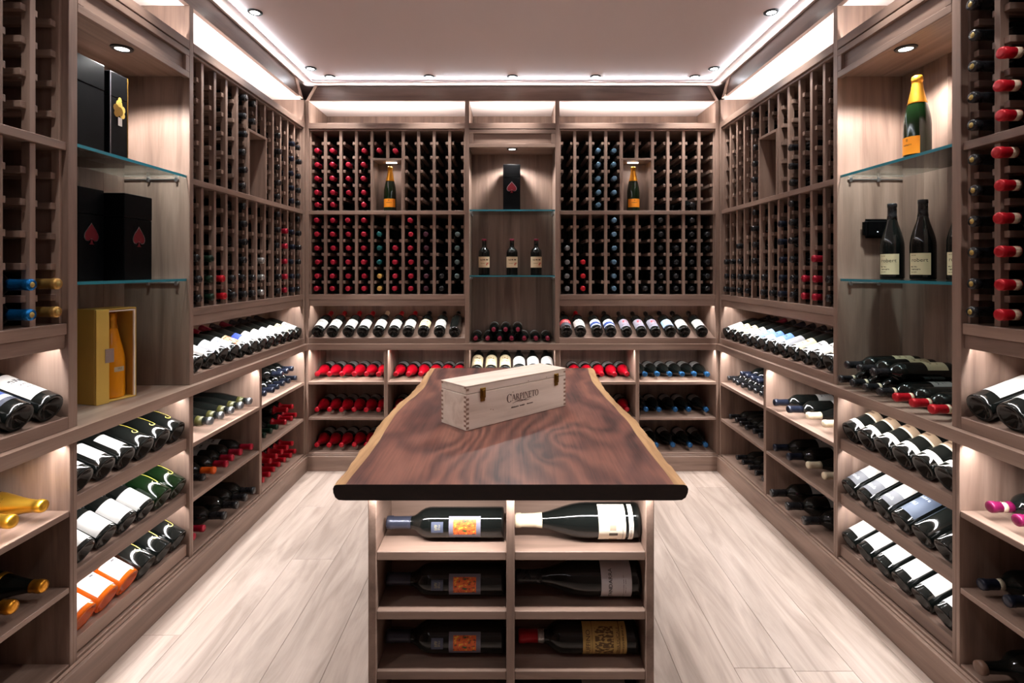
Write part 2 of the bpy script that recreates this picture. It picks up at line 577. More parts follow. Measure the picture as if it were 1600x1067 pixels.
NAMES = {'bordeaux': 'bordeaux_bottle', 'burgundy': 'burgundy_bottle', 'champagne': 'champagne_bottle', 'stubby': 'squat_bottle', 'slim': 'slender_bottle'}
SHARED_LABELS = set()
def bottle(kind, base, zdir, face, label, cap=None, capz=None, lab=None, glass=None, group=None, scale=1.0, extra=None, cat='bottle', band=None):
    """base: centre of the bottom; zdir: towards the neck; face: where the front label looks. lab: list of (material key, z0, z1, angle)"""
    z = Vector(zdir).normalized()
    x = Vector(face); x = (x - z * x.dot(z)).normalized()
    y = z.cross(x)
    M = Matrix((x, y, z)).transposed().to_4x4()
    M.translation = Vector(base)
    if scale != 1.0:
        M = M @ Matrix.Diagonal((scale, scale, scale, 1))
    o = link(NAMES[kind], glass_mesh(kind, glass or M_GLASS), M)
    tag(o, label, cat, group)
    if cap:
        z0 = capz if capz is not None else LEN[kind] - .062
        c = link('capsule', capsule_mesh(kind, z0, CAPS[cap]), M, o)
        if band:
            link('capsule_band', capsule_mesh(kind, band[1], CAPS[band[0]], band[2]), M, o)
    for (mk, z0, z1, ang) in (lab or []):
        link('label', label_mesh(kind, z0, z1, ang, LAB[mk]), M, o)
    if extra:
        extra(o, M, kind)
    return o

def wp(fr, u, v, w):
    return F[fr] @ Vector((u, v, w))
def wd(fr, u, v, w):
    return F[fr].to_3x3() @ Vector((u, v, w))

def tip_emblem(o, M, kind):
    k = ('tip', kind)
    if k not in MESH:
        L = LEN[kind]
        MESH[k] = lathe('tip_emblem', [(0, L + .0024), (.007, L + .0022), (.0078, L + .0012)], plain('gold_print_dull', srgb(176, 150, 84), 0.4, 0.3), 14)
    link('tip_emblem', MESH[k], M, o)['label'] = 'gold emblem on the capsule tip'

def swoosh(o, M, kind):
    k = ('swoosh', kind)
    if k not in MESH:
        pts, wid = [], []
        for i in range(13):                       # long stroke
            t = i / 12
            pts.append((-.022 + .030 * t + .012 * math.sin(t * PI), .150 - .088 * t)); wid.append(.0006 + .0012 * math.sin(min(1, t * 1.1) * PI / 2))
        cx, cz = pts[-1][0] - .011, pts[-1][1] + .0
        for i in range(1, 15):                    # curl
            a = -i / 14 * 4.6
            r = .011 * (1 - .38 * i / 14)
            pts.append((cx + r * math.cos(a), cz + r * math.sin(a))); wid.append(.0018 - .0009 * i / 14)
        MESH[k] = strip_mesh(kind, pts, wid, plain('gold_print', srgb(214, 196, 84), 0.4, 0.2))
    link('gold_swoosh', MESH[k], M, o)

def signature(o, M, kind):
    k = ('signature', kind)
    if k not in MESH:
        pts, wid = [], []
        for i in range(40):
            t = i / 39
            pts.append((-.020 + .040 * t + .003 * math.cos(t * 42), .122 + .006 * math.sin(t * 37) * (1 - .5 * t) + .004 * math.sin(t * 11))); wid.append(.0006)
        MESH[k] = strip_mesh(kind, pts, wid, plain('white_print', srgb(210, 212, 220), 0.5))
    link('signature', MESH[k], M, o)

# text laid on flat faces or bent round bottles -------------------------------------------------
def text_mesh(s, size):
    cu = bpy.data.curves.new('t', 'FONT')
    cu.body = s
    cu.size = size
    cu.align_x = 'CENTER'
    cu.align_y = 'CENTER'
    cu.resolution_u = 3
    ob = bpy.data.objects.new('t', cu)
    COL.objects.link(ob)
    bpy.context.view_layer.update()
    me = bpy.data.meshes.new_from_object(ob.evaluated_get(bpy.context.evaluated_depsgraph_get()))
    bpy.data.objects.remove(ob)
    return me
def text_on_bottle(o, M, kind, s, size, z, mat, sx=1.0):
    me = text_mesh(s, size)
    for v in me.vertices:
        zz = z + v.co.y
        r = r_at(kind, zz) + .0014
        t = v.co.x * sx / RAD[kind]
        v.co = (r * math.cos(t), r * math.sin(t), zz)
    me.materials.clear()
    me.materials.append(mat)
    link('lettering', me, M, o)

# ================================================================== ceiling downlights
def downlight(x, y, z, label, group, power, size=92, r=0.021, blend=0.6):
    M = Matrix.Translation((x, y, z))
    root = empty('downlight', M)
    tag(root, label, 'light', group)
    ring = [(r, 0.0), (r + .001, -.006), (r + .012, -.005), (r + .014, -.0005), (r + .012, .0), (r, .0)]
    link('trim_ring', MESH.setdefault(('ring', r), lathe('ring', ring, plain('dull_metal', (0.03, 0.03, 0.03, 1), 0.5, 0.3), 28)), M, root)
    link('lens', MESH.setdefault(('lens', r), lathe('lens', [(0, -.004), (r, -.004), (r, -.001), (0, -.001)], M_LENS, 24)), M, root)
    d = bpy.data.lights.new('downlight_beam', 'SPOT')
    d.energy = power
    d.color = DOWN_COL
    d.spot_size = math.radians(size)
    d.spot_blend = blend
    d.shadow_soft_size = 0.022
    lo = bpy.data.objects.new('downlight_beam', d)
    COL.objects.link(lo)
    lo.location = (x, y, z - .012)
    return root

GD = 'recessed downlights around the ceiling edge'
for i, x in enumerate((-1.145, -.522, 0.0, .522, 1.145)):
    downlight(x, YB - .112, Z_CEIL, 'small round recessed ceiling downlight above the back wall, %s from the left corner' % ORD[i], GD, P_DOWN)
for s, nm in ((-1, 'left'), (1, 'right')):
    for i, y in enumerate((3.245, 2.535, 1.82, 1.10, .38)):
        downlight(s * (W - .128), y, Z_CEIL, 'small round recessed ceiling downlight along the %s wall, %s from the back corner' % (nm, ORD[i]), GD, P_DOWN)

for i, y in enumerate((1.95, 1.05)):  # added lamps out of view, to brighten the box and table
    downlight(0.0, y, Z_CEIL, 'added unseen round ceiling downlight over the island, %s from the back wall' % ORD[i], 'added unseen downlights over the island', (32, 26)[i], 104)

# ================================================================== room shell
XO = W + DEP
YO = YB + DEP
fl = box('floor', None, 'room', -XO - .05, XO + .05, YR - .05, YO + .05, -.06, -.014, plain('subfloor', srgb(90, 74, 64), .8), bev=0)
tag(fl, 'pale washed oak plank floor', None, None, 'structure')
PW = .19
rng = random.Random(3)
nx = int(2 * (W + .06) / PW) + 1
for i in range(nx):
    x0 = -W - .03 + i * PW
    x1 = min(x0 + PW - .0007, W + .05)
    y = YR - .02 - rng.random() * 1.2
    while y < YB + .03:
        L = 1.5 + rng.random() * .9
        a, b = max(y, YR), min(y + L - .0012, YB + .05)
        if b - a > .1:
            box('plank', fl, 'room', x0, x1, a, b, -.014, 0, floor_wood(), bev=.0008)
        y += L

def struct(o, label):
    return tag(o, label, None, None, 'structure')
struct(box('wall_back', None, 'room', -XO - .05, XO + .05, YO, YO + .05, 0, 2.6, cab_wood('z'), 0), 'wood panelled back wall behind the wine racks')
struct(box('wall_left', None, 'room', -XO - .05, -XO, YR, YO, 0, 2.6, cab_wood('z'), 0), 'wood panelled left wall behind the wine racks')
struct(box('wall_right', None, 'room', XO, XO + .05, YR, YO, 0, 2.6, cab_wood('z'), 0), 'wood panelled right wall behind the wine racks')
struct(box('wall_rear', None, 'room', -XO - .05, XO + .05, YR - .05, YR, 0, 2.6, plain('wall_paint', srgb(196, 180, 172), .7), 0), 'plain painted wall behind the viewer')
for s, nm in ((-1, 'left'), (1, 'right')):
    a, b = sorted((s * W, s * XO))
    struct(box('wall_%s_return' % nm, None, 'room', a, b, YR, YN - .02, 0, Z_SOF, cab_wood('z'), .001), 'wood faced wall return ending the %s cabinets' % nm)

ceil = box('ceiling', None, 'room', -XO, XO, YR, YO, Z_CEIL, Z_CEIL + .03, M_CEIL, 0)
struct(ceil, 'smooth pale pinkish white ceiling')
BW = .075
for (fr, a, b) in (('back', -W, W), ('left', YR, YB - BW), ('right', -YB + BW, -YR)):
    box('added_shade_border', ceil, fr, a, b, -BW, 0, Z_TRIM, Z_TRIM + .007, M_CEIL, .001)  # border added to give the frieze's shadow strip on the ceiling
for (fr, a, b) in (('back', -XO, XO), ('left', YR, YB), ('right', -YB, -YR)):
    box('soffit', ceil, fr, a, b, .02, DEP, Z_SOF, Z_SOF + .01, M_COVEW, 0)

for (fr, a, b) in (('back', -W + .08, W - .08), ('left', YR + .05, YB - .08), ('right', -YB + .08, -YR - .05)):
    led(fr, a, b, -BW + .012, Z_TRIM + .0145, P_ADDED_COVE, tilt=-100, width=.008, spread=170, col=ADDED_COVE_COL)  # added strips, no real cove: they brighten the ceiling edge
# frieze boards with slanting ends at the two back corners
def frieze(n, fr, pts, label, ends):
    M = F[fr] @ Matrix.Rotation(PI / 2, 4, 'X')          # (u, w) -> prism extruded towards -v
    o = prism('trim_%d' % n, pts, -.022, 0, wood('frieze_wood', 'x', srgb(72, 54, 47), srgb(95, 74, 65), srgb(114, 91, 81), rough=.35), M)  # same joinery wood, its colour darkened to stand for shade
    struct(o, label)
    for e in ends:
        prism('corner_bead', e, -.022, .004, plain('pale_bead', srgb(190, 162, 148), .5), M, o)
zs, zt = Z_SOF, Z_TRIM
frieze(1, 'back', [(-1.316, zs), (1.316, zs), (1.262, zt), (-1.262, zt)], 'shade-darkened wood frieze board above the back racks',
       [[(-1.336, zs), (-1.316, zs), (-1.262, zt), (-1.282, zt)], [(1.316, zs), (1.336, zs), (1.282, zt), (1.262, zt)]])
frieze(2, 'left', [(YR, zs), (3.40, zs), (3.31, zt), (YR, zt)], 'shade-darkened wood frieze board above the left racks', [[(3.40, zs), (3.45, zs), (3.36, zt), (3.31, zt)]])
frieze(3, 'right', [(-3.40, zs), (-YR, zs), (-YR, zt), (-3.31, zt)], 'shade-darkened wood frieze board above the right racks', [[(-3.45, zs), (-3.40, zs), (-3.31, zt), (-3.36, zt)]])

# plinths
for (fr, a, b, nm) in (('back', -W, W, 'back'), ('left', YN, YB, 'left'), ('right', -YB, -YN, 'right')):
    o = box('baseboard_' + nm, None, fr, a, b, -.024, .03, 0, .095, None, .002)
    struct(o, 'low wood plinth under the %s cabinets' % nm)
    box('plinth_bead', o, fr, a, b, -.012, .0, .095, .101, None, .001)

# ================================================================== joinery
class Unit:
    def __init__(self, name, label, cat, fr, u, v=0.0, w=0.0, group=None):
        self.fr = fr
        self.root = empty(name, F[fr] @ Matrix.Translation((u, v, w)))
        tag(self.root, label, cat, group)
    def box(self, name, *a, **k):
        return box(name, k.pop('parent', self.root), self.fr, *a, **k)

CL_UP = [2.125, 2.033, 1.942, 1.851, 1.761]
CL_LO = [1.579, 1.489, 1.399, 1.308, 1.217]
STW, CLW, CLH = .019, .018, .019
def slanted(U, u0, u1, v0, w0, v1, w1, name='slanted_board', th=.012, parent=None):
    L = math.hypot(v1 - v0, w1 - w0)
    a = math.atan2(w1 - w0, v1 - v0)
    me = box_mesh(u1 - u0, L, th, cab_wood('x'), .001)
    M = F[U.fr] @ Matrix.Translation(((u0 + u1) / 2, (v0 + v1) / 2, (w0 + w1) / 2)) @ Matrix.Rotation(a, 4, 'X') @ Matrix.Translation((0, 0, -th / 2))
    return link(name, me, M, parent or U.root)

DISP_A = math.atan2(.112, .300)
def rack(fr, u0, u1, ncol, niche, label, end0=True, end1=True, niche_lit=None, display_led=(0, 0)):
    U = Unit('wine_rack', label, 'wine rack', fr, (u0 + u1) / 2, DEP / 2, Z_WT, 'wine racks along the walls')
    t = .022
    if end0:
        U.box('side_panel', u0, u0 + t, 0, DEP - .005, Z_WT, Z_SOF)
        u0 += t
    if end1:
        U.box('side_panel', u1 - t, u1, 0, DEP - .005, Z_WT, Z_SOF)
        u1 -= t
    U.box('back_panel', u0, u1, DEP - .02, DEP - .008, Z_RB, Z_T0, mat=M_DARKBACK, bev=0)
    U.box('ledge_back', u0, u1, DEP - .02, DEP - .008, Z_WT, Z_APT, mat=cab_wood('z'), bev=0)
    U.box('top_rail', u0, u1, 0, .02, Z_T0, Z_T1)
    U.box('light_baffle', u0, u1, .012, .0198, Z_T0 - .011, Z_T0 - .0002)
    U.box('top_board', u0, u1, .02, DEP - .005, Z_T0 - .010, Z_T0 - .004)
    U.box('middle_rail', u0, u1, .006, DEP - .02, Z_M0, Z_M1)
    U.box('bottom_board', u0, u1, .004, DEP - .02, Z_APT, Z_RB)
    U.box('apron', u0, u1, .010, .028, Z_APB, Z_APT)
    p = (u1 - u0) / ncol
    n0, n1 = niche if niche else (99, 99)
    zn = 2.025
    for i in range(ncol + 1):
        uc = u0 + p * i
        a, b = uc - STW / 2, uc + STW / 2
        if i == 0:
            a, b = u0, u0 + STW / 2
        if i == ncol:
            a, b = u1 - STW / 2, u1
        inside = niche and n0 < i < n1
        edge = niche and i in (n0, n1)
        for (w0, w1) in ((Z_RB, Z_M0), (Z_M1, Z_T0)):
            if inside and w0 == Z_M1:
                w0 = zn
            U.box('stile', a, b, .02, .045, w0, w1, bev=.001)
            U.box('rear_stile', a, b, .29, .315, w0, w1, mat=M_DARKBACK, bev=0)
        for zc in CL_UP + CL_LO:
            for sg in (-1, 1):
                c0, c1 = (a - CLW, a) if sg < 0 else (b, b + CLW)
                if c0 < u0 - .001 or c1 > u1 + .001:
                    continue
                if zc > Z_M1 and zc < zn + .03:
                    if inside or (i == n0 and sg > 0) or (i == n1 and sg < 0):
                        continue
                U.box('cleat', c0, c1, .03, .31, zc - CLH / 2, zc + CLH / 2, bev=.001)
    if niche:
        a, b = u0 + p * n0 - .004, u0 + p * n1 + .004
        q = .014
        nb = U.box('niche_back', a, b, .165, .175, Z_M1, zn, mat=cab_wood('z'), bev=0)
        U.box('niche_side', a, a + q, .012, .165, Z_M1, zn)
        U.box('niche_side', b - q, b, .012, .165, Z_M1, zn)
        U.box('niche_top', a, b, .012, .165, zn - q, zn)
        if niche_lit:
            um = (a + b) / 2 + niche_lit * .012
            U.box('light_strip', um - .035, um + .035, .082, .094, zn - q - .006, zn - q, mat=M_LED, bev=0)
            led(fr, um - .045, um + .045, .088, zn - q - .008, 3.2, spread=140)
    # display ledge
    U.box('display_lip', u0, u1, 0, .018, Z_WT, .857)
    slanted(U, u0, u1, .018, .853, .318, .853 + .112, 'display_board')
    U.box('light_strip', u0 + .02, u1 - .02, .031, .041, Z_APT - .006, Z_APT, mat=M_LED, bev=0)
    U.box('light_baffle', u0, u1, .048, .052, Z_APT - .021, Z_APT)
    led(fr, u0 + .002, u1 - .002, .036, Z_APT - .008, P_DISPLAY, spread=180)
    # strip lighting the soffit above
    U.box('light_strip', u0 + .03, u1 - .03, .025, .035, Z_T0 - .004, Z_T0, mat=M_LED, bev=0)
    led(fr, u0 + .004, u1 - .004, .030, Z_T0 + .001, P_CAVITY, up=True, spread=160)
    return dict(u0=u0, p=p, fr=fr)

HX = .307
RK = {}
RK['BL'] = rack('back', -W, -HX, 10, (4, 6), 'tall wooden bottle rack on the back wall filled with red-capped bottles', True, False, 1)
RK['BR'] = rack('back', HX, W, 10, (4, 6), 'tall wooden bottle rack on the back wall mostly holding dark capsules', False, True, -1)
RK['L'] = rack('left', P2[1], YB, 12, (5, 7), 'tall wooden bottle rack with empty niche on the left wall', False, True)
RK['R'] = rack('right', -YB, -P2[1], 12, (5, 7), 'tall wooden bottle rack with empty niche on the right wall', True, False)
RK['NL'] = rack('left', YN, P1[0], 6, None, 'near wooden bottle rack beside the black gift boxes', True, False)
RK['NR'] = rack('right', -P1[0], -YN, 6, None, 'near wooden bottle rack beside the standing champagne bottle', False, True)

# glass for the alcove shelves: clear body with teal edges
def clear_glass():
    t = NT('clear_shelf_glass')
    tr = t.n('ShaderNodeBsdfTransparent'); tr.inputs[0].default_value = (0.88, 0.95, 0.95, 1)
    gl = t.n('ShaderNodeBsdfGlossy'); gl.inputs['Roughness'].default_value = 0.02
    fr = t.n('ShaderNodeFresnel'); fr.inputs[0].default_value = 1.35
    mx = t.n('ShaderNodeMixShader')
    t.l(fr.outputs[0], mx.inputs[0]); t.l(tr.outputs[0], mx.inputs[1]); t.l(gl.outputs[0], mx.inputs[2])
    t.l(mx.outputs[0], t.out.inputs[0])
    return t.m
M_SHELF = clear_glass()
M_EDGE = plain('teal_glass_edge', srgb(70, 160, 178), 0.1, **{'Transmission Weight': 0.4})

def glass_shelf(fr, u0, u1, v0, v1, w, label):
    U = Unit('glass_shelf', label, 'shelf', fr, (u0 + u1) / 2, (v0 + v1) / 2, w, 'glass shelves in the alcoves')
    U.box('pane', u0, u1, v0 + .002, v1, w - .010, w, mat=M_SHELF, bev=0)
    U.box('front_edge', u0, u1, v0, v0 + .002, w - .010, w, mat=M_EDGE, bev=0)
    for (a, b) in ((u0, u0 + .006), (u1 - .006, u1)):
        U.box('bracket_rod', a, b, v0 + .03, v1, w - .021, w - .015, mat=M_STEEL)
        for v in (v0 + .035, v0 + .15):
            U.box('bracket', a - .0 if a == u0 else a - .006, b + .006 if a == u0 else b, v, v + .010, w - .028, w - .010, mat=M_STEEL)
    return U

def alcove(fr, u0, u1, label, nm, dvb=.27):
    """display alcove: partitions at its two sides, header with a recessed panel, boarded back, soffit with a lamp"""
    t = u1[1] - u1[0]
    U = Unit('display_alcove', label, 'cabinet', fr, (u0[0] + u1[1]) / 2, DEP / 2, Z_WT, 'display alcoves between the racks')
    for (a, b) in (u0, u1):
        U.box('side_panel', a, b, 0, DEP - .005, Z_WT, Z_SOF)
    a, b = u0[1], u1[0]
    n = 5
    for i in range(n):
        U.box('back_board', a + (b - a) * i / n, a + (b - a) * (i + 1) / n - .0006, dvb, dvb + .012, Z_WT, 2.20, mat=cab_wood('z'), bev=.0006)
    U.box('soffit_board', a, b, .02, dvb, 2.100, 2.112)
    hd = U.box('header', a, b, .014, .022, 2.092, 2.208, mat=cab_wood('x'))
    fw = .026
    U.box('header_frame', a, b, 0, .016, 2.092, 2.092 + fw, parent=hd)
    U.box('header_frame', a, b, 0, .016, 2.208 - fw, 2.208, parent=hd)
    U.box('header_frame', a, a + fw, 0, .0158, 2.092 + fw, 2.208 - fw, parent=hd)
    U.box('header_frame', b - fw, b, 0, .0158, 2.092 + fw, 2.208 - fw, parent=hd)
    U.box('top_rail', a, b, 0, .02, Z_T0, Z_T1)
    U.box('light_baffle', a, b, .0225, .0245, Z_T0 - .019, Z_T0 + .02)
    U.box('top_board', a, b, .02, DEP - .005, Z_T0 - .010, Z_T0 - .004)
    U.box('light_strip', a + .03, b - .03, .025, .035, Z_T0 - .004, Z_T0, mat=M_LED, bev=0)
    led(fr, a + .004, b - .004, .032, Z_T0 + .001, P_CAVITY, up=True, spread=160)
    pos = wp(fr, (a + b) / 2, .072, 2.0995)
    downlight(pos.x, pos.y, pos.z, 'round downlight set in the wooden top of the %s alcove' % nm, 'alcove downlights', 19 if fr == 'back' else 35, 142, .022, .35)
    for (w, k) in ((1.690, 'upper'), (1.262, 'lower')):
        glass_shelf(fr, a + .001, b - .001, .012, dvb - .002, w, '%s clear glass shelf with teal edge in the %s alcove' % (k, nm))
    return a, b

AL = alcove('left', P1, P2, 'wooden alcove with black gift boxes on glass shelves', 'left')
AR = alcove('right', (-P2[1], -P2[0]), (-P1[1], -P1[0]), 'wooden alcove with champagne and two dark bottles on glass shelves', 'right')
AC = alcove('back', (-HX, -HX + .028), (HX - .028, HX), 'narrow wooden alcove in the middle of the back wall', 'middle', .26)

# lower cabinets
SH = [(.553, .572), (.323, .340), (.092, .109)]
def cabinet(fr, u0, u1, label, s0=.0125, s1=.0125):
    U = Unit('storage_cabinet', label, 'cabinet', fr, (u0 + u1) / 2, DEP / 2, .092, 'lower cabinets under the worktop')
    U.box('side_panel', u0, u0 + s0, 0, DEP - .01, .092, Z_WB)
    U.box('side_panel', u1 - s1, u1, 0, DEP - .01, .092, Z_WB)
    a, b = u0 + s0, u1 - s1
    U.box('back_panel', a, b, DEP - .02, DEP - .01, .109, Z_WB, mat=cab_wood('z'), bev=0)
    for (z0, z1) in SH[:2]:
        U.box('shelf', a, b, .002, DEP - .02, z0, z1)
    U.box('bottom_board', a, b, .002, DEP - .02, *SH[2])
    U.box('light_strip', a + .02, b - .02, .02, .03, Z_WB - .006, Z_WB - .0005, mat=M_LED, bev=0)
    led(fr, a + .002, b - .002, .025, Z_WB - .008, P_BIN, spread=145)
    return a, b

TIER = [.600, .373, .161]
T_RISE, T_RUN = (.122, .155, .155), .292
def tier_cabinet(fr, u0, u1, label, s0=.015, s1=.015):
    U = Unit('tiered_cabinet', label, 'cabinet', fr, (u0 + u1) / 2, DEP / 2, .092, 'lower cabinets under the worktop')
    U.box('side_panel', u0, u0 + s0, 0, DEP - .01, .092, Z_WB)
    U.box('side_panel', u1 - s1, u1, 0, DEP - .01, .092, Z_WB)
    a, b = u0 + s0, u1 - s1
    U.box('back_panel', a, b, DEP - .02, DEP - .01, .109, Z_WB, mat=cab_wood('z'), bev=0)
    for i, zt_ in enumerate(TIER):
        U.box('tier_lip', a, b, .012, .030, zt_ - .046, zt_)
        slanted(U, a, b, .030, zt_ - .006, .030 + T_RUN, zt_ - .006 + T_RISE[i], 'tier_board')
        top = Z_WB if i == 0 else TIER[i - 1] - .046 + .02
        U.box('light_strip', a + .01, b - .01, .034, .044, top - .008, top - .0025, mat=M_LED, bev=0)
        led(fr, a + .002, b - .002, .039, top - .010, P_TIER, spread=170, tilt=0)
    U.box('bottom_board', a, b, .002, DEP - .02, *SH[2])
    return a, b

MID = 2.8725
CB = {}
CB['LC'] = cabinet('left', MID, YB, 'low open bin cabinet in the left back corner full of red and dark necks', s1=.02)
CB['LB'] = cabinet('left', 2.249, MID, 'low open bin cabinet with silver-capped bottles on its top shelf')
CB['LA'] = tier_cabinet('left', 1.640, 2.249, 'lit tiered cabinet holding gold-swirled and orange bottles')
CB['LN'] = cabinet('left', YN, 1.640, 'near low open bin cabinet with gold-foiled champagne necks')
CB['RC'] = cabinet('right', -YB, -MID, 'low open bin cabinet in the right back corner full of dark necks', s0=.02)
CB['RB'] = cabinet('right', -MID, -2.249, 'low open bin cabinet with cream-capped bottles lying on its shelves')
CB['RA'] = tier_cabinet('right', -2.249, -1.640, 'lit tiered cabinet holding three rows of white and tan labels')
CB['RN'] = cabinet('right', -1.640, -YN, 'near low open bin cabinet with magenta and navy capsules')
CB['B1'] = cabinet('back', -W, -.82, 'low open bin cabinet with red bottles, nearest the left corner', s0=.02)
CB['B2'] = cabinet('back', -.82, -.30, 'low open bin cabinet with red bottles, left of the tiered middle cabinet')
CB['BC'] = tier_cabinet('back', -.30, .30, 'lit tiered cabinet in the middle of the back wall', .022, .022)
CB['B3'] = cabinet('back', .30, .812, 'low open bin cabinet with red bottles, right of the tiered middle cabinet')
CB['B4'] = cabinet('back', .812, W, 'low open bin cabinet with blue-capped bottles in the back corner', s1=.02)

# continuous worktop, mitred at the two back corners
wt = empty('worktop', Matrix.Translation((0, YB, Z_WB)))
tag(wt, 'continuous wooden worktop running round three walls above the low cabinets', 'worktop')
NO = .026
wi, wo = W - NO, XO - .01
yi, yo = YB - NO, YO - .01
for s in (-1, 1):
    prism('worktop_run', [(s * wi, YN), (s * wo, YN), (s * wo, yo), (s * wi, yi)], Z_WB, Z_WT, cab_wood('y'), Matrix.Identity(4), wt)
prism('worktop_run', [(-wi, yi), (wi, yi), (wo, yo), (-wo, yo)], Z_WB, Z_WT, cab_wood('x'), Matrix.Identity(4), wt)

# ================================================================== island
IX0, IX1, IY0, IY1 = -.360, .337, 1.313, 2.66
IT = .763
IS = Unit('island_cabinet', 'freestanding wooden island cabinet with open bottle cubbies under the walnut slab', 'cabinet', 'room', (IX0 + IX1) / 2, (IY0 + IY1) / 2, 0)
IXM = -.013
IS.box('side_panel', IX0, IX0 + .020, IY0, IY1, 0, IT)
IS.box('side_panel', IX1 - .020, IX1, IY0, IY1, 0, IT)
IS.box('divider', IXM - .010, IXM + .010, IY0 + .001, IY0 + .17, .03, IT)
IS.box('back_panel', IX0 + .02, IX1 - .02, IY0 + .17, IY0 + .182, .03, IT, mat=cab_wood('x'), bev=0)
IS.box('end_panel', IX0 + .02, IX1 - .02, IY1 - .02, IY1, .0, IT, mat=cab_wood('x'))
IS.box('top_board', IX0 + .02, IX1 - .02, IY0 + .03, IY1 - .02, IT - .012, IT)
IS.box('plinth', IX0 + .02, IX1 - .02, IY0 + .02, IY0 + .04, 0, .03)
ISH = [.6105, .4654, .3187, .172, .030]
for z in ISH:
    for (a, b) in ((IX0 + .02, IXM - .010), (IXM + .010, IX1 - .02)):
        IS.box('shelf', a, b, IY0 + .004, IY0 + .17, z - .0215 if z > .1 else 0.012, z)
IS.box('light_strip', IX0 + .02, IX1 - .02, IY0 - .022, IY0 - .012, IT - .006, IT, mat=M_LED, bev=0)
led('room', IX0 + .01, IX1 - .01, IY0 - .017, IT - .008, 2.8, spread=150, tilt=14)

# live-edge walnut slab
def walnut():
    t = NT('figured_walnut')
    tc = t.n('ShaderNodeTexCoord')
    sp = t.n('ShaderNodeSeparateXYZ')
    t.l(tc.outputs['Object'], sp.inputs[0])
    nz = t.n('ShaderNodeTexNoise'); nz.inputs['Scale'].default_value = 1.0; nz.inputs['Detail'].default_value = 3
    mp = t.n('ShaderNodeMapping'); mp.inputs['Scale'].default_value = (5.0, 2.0, 4)
    t.l(tc.outputs['Object'], mp.inputs[0]); t.l(mp.outputs[0], nz.inputs['Vector'])
    ph = t.math('ADD', t.math('MULTIPLY', sp.outputs[0], 70.0), t.math('MULTIPLY', nz.outputs[0], 26.0))
    knots = None
    for (x, y, A, s) in ((.150, 1.60, 20, .085), (-.170, 1.60, -22, .095), (.085, 1.445, 7, .022), (.055, 1.53, 6, .03), (.02, 2.25, 16, .10), (-.22, 2.1, -9, .07), (-.02, 1.36, 10, .12)):
        d = t.n('ShaderNodeVectorMath', operation='DISTANCE')
        sc = t.n('ShaderNodeVectorMath', operation='MULTIPLY'); sc.inputs[1].default_value = (1, .55, 0)
        t.l(tc.outputs['Object'], sc.inputs[0])
        t.l(sc.outputs[0], d.inputs[0]); d.inputs[1].default_value = (x, y * .55, 0)
        q = t.math('POWER', t.math('DIVIDE', d.outputs['Value'], s), 2.0)
        k = t.math('DIVIDE', A, t.math('ADD', q, 1.0))
        ph = t.math('ADD', ph, k)
        if abs(A) < 10:
            kk = t.math('DIVIDE', 1.0, t.math('ADD', t.math('MULTIPLY', q, 1.5), 1.0))
            knots = kk if knots is None else t.math('MAXIMUM', knots, kk)
    sn = t.math('MULTIPLY_ADD', t.math('SINE', ph), .5); sn.node.inputs[2].default_value = .5
    big = t.n('ShaderNodeTexNoise'); big.inputs['Scale'].default_value = 1; big.inputs['Detail'].default_value = 4
    mp2 = t.n('ShaderNodeMapping'); mp2.inputs['Scale'].default_value = (7, 1.8, 3)
    t.l(tc.outputs['Object'], mp2.inputs[0]); t.l(mp2.outputs[0], big.inputs['Vector'])
    fine = t.n('ShaderNodeTexNoise'); fine.inputs['Scale'].default_value = 1; fine.inputs['Detail'].default_value = 3
    mp3 = t.n('ShaderNodeMapping'); mp3.inputs['Scale'].default_value = (150, 5, 30)
    t.l(tc.outputs['Object'], mp3.inputs[0]); t.l(mp3.outputs[0], fine.inputs['Vector'])
    v = t.math('ADD', t.math('MULTIPLY', sn, .24), t.math('ADD', t.math('MULTIPLY', big.outputs[0], .54), t.math('MULTIPLY', fine.outputs[0], .44)))
    rp = t.n('ShaderNodeValToRGB')
    e = rp.color_ramp.elements
    e[0].position, e[0].color = .36, srgb(46, 25, 22)
    e[1].position, e[1].color = .84, srgb(134, 86, 70)
    a = e.new(.50); a.color = srgb(86, 51, 44)
    b = e.new(.66); b.color = srgb(108, 67, 56)
    t.l(v, rp.inputs[0])
    col = t.mix(t.math('MULTIPLY', knots, .85), rp.outputs[0], srgb(38, 20, 20))
    bs = t.bsdf(**{'Base Color': col, 'Roughness': .42})
    return t.m
M_WALNUT = walnut()
M_SAP = wood('sapwood', 'y', srgb(140, 102, 66), srgb(176, 136, 94), srgb(196, 158, 114), along=3, across=30, rough=.5, tone=.05)
M_ENDG = wood('dark_end_grain', 'x', srgb(22, 13, 11), srgb(30, 18, 15), srgb(40, 25, 20), along=30, across=60, rough=.5, tone=.0)
LE = [(1.253, -.427), (1.312, -.428), (1.413, -.429), (1.542, -.433), (1.697, -.439), (1.859, -.440), (2.016, -.434), (2.142, -.423), (2.285, -.416), (2.53, -.420), (2.735, -.424)]
RE = [(1.253, .398), (1.357, .400), (1.466, .402), (1.594, .406), (1.76, .410), (1.917, .399), (2.122, .388), (2.378, .390), (2.56, .400), (2.735, .410)]
def interp(tb, y):
    for (a, xa), (b, xb) in zip(tb, tb[1:]):
        if a <= y <= b:
            k = (y - a) / (b - a)
            k = k * k * (3 - 2 * k)
            return xa + (xb - xa) * k
    return tb[-1][1]
ST, SB = .800, IT
slab = empty('live_edge_tabletop', Matrix.Translation((0, 2.0, SB)))
tag(slab, 'thick live-edge walnut slab tabletop lying on the island', 'tabletop')
NS = 60
ys = [1.253 + (2.735 - 1.253) * i / NS for i in range(NS + 1)]
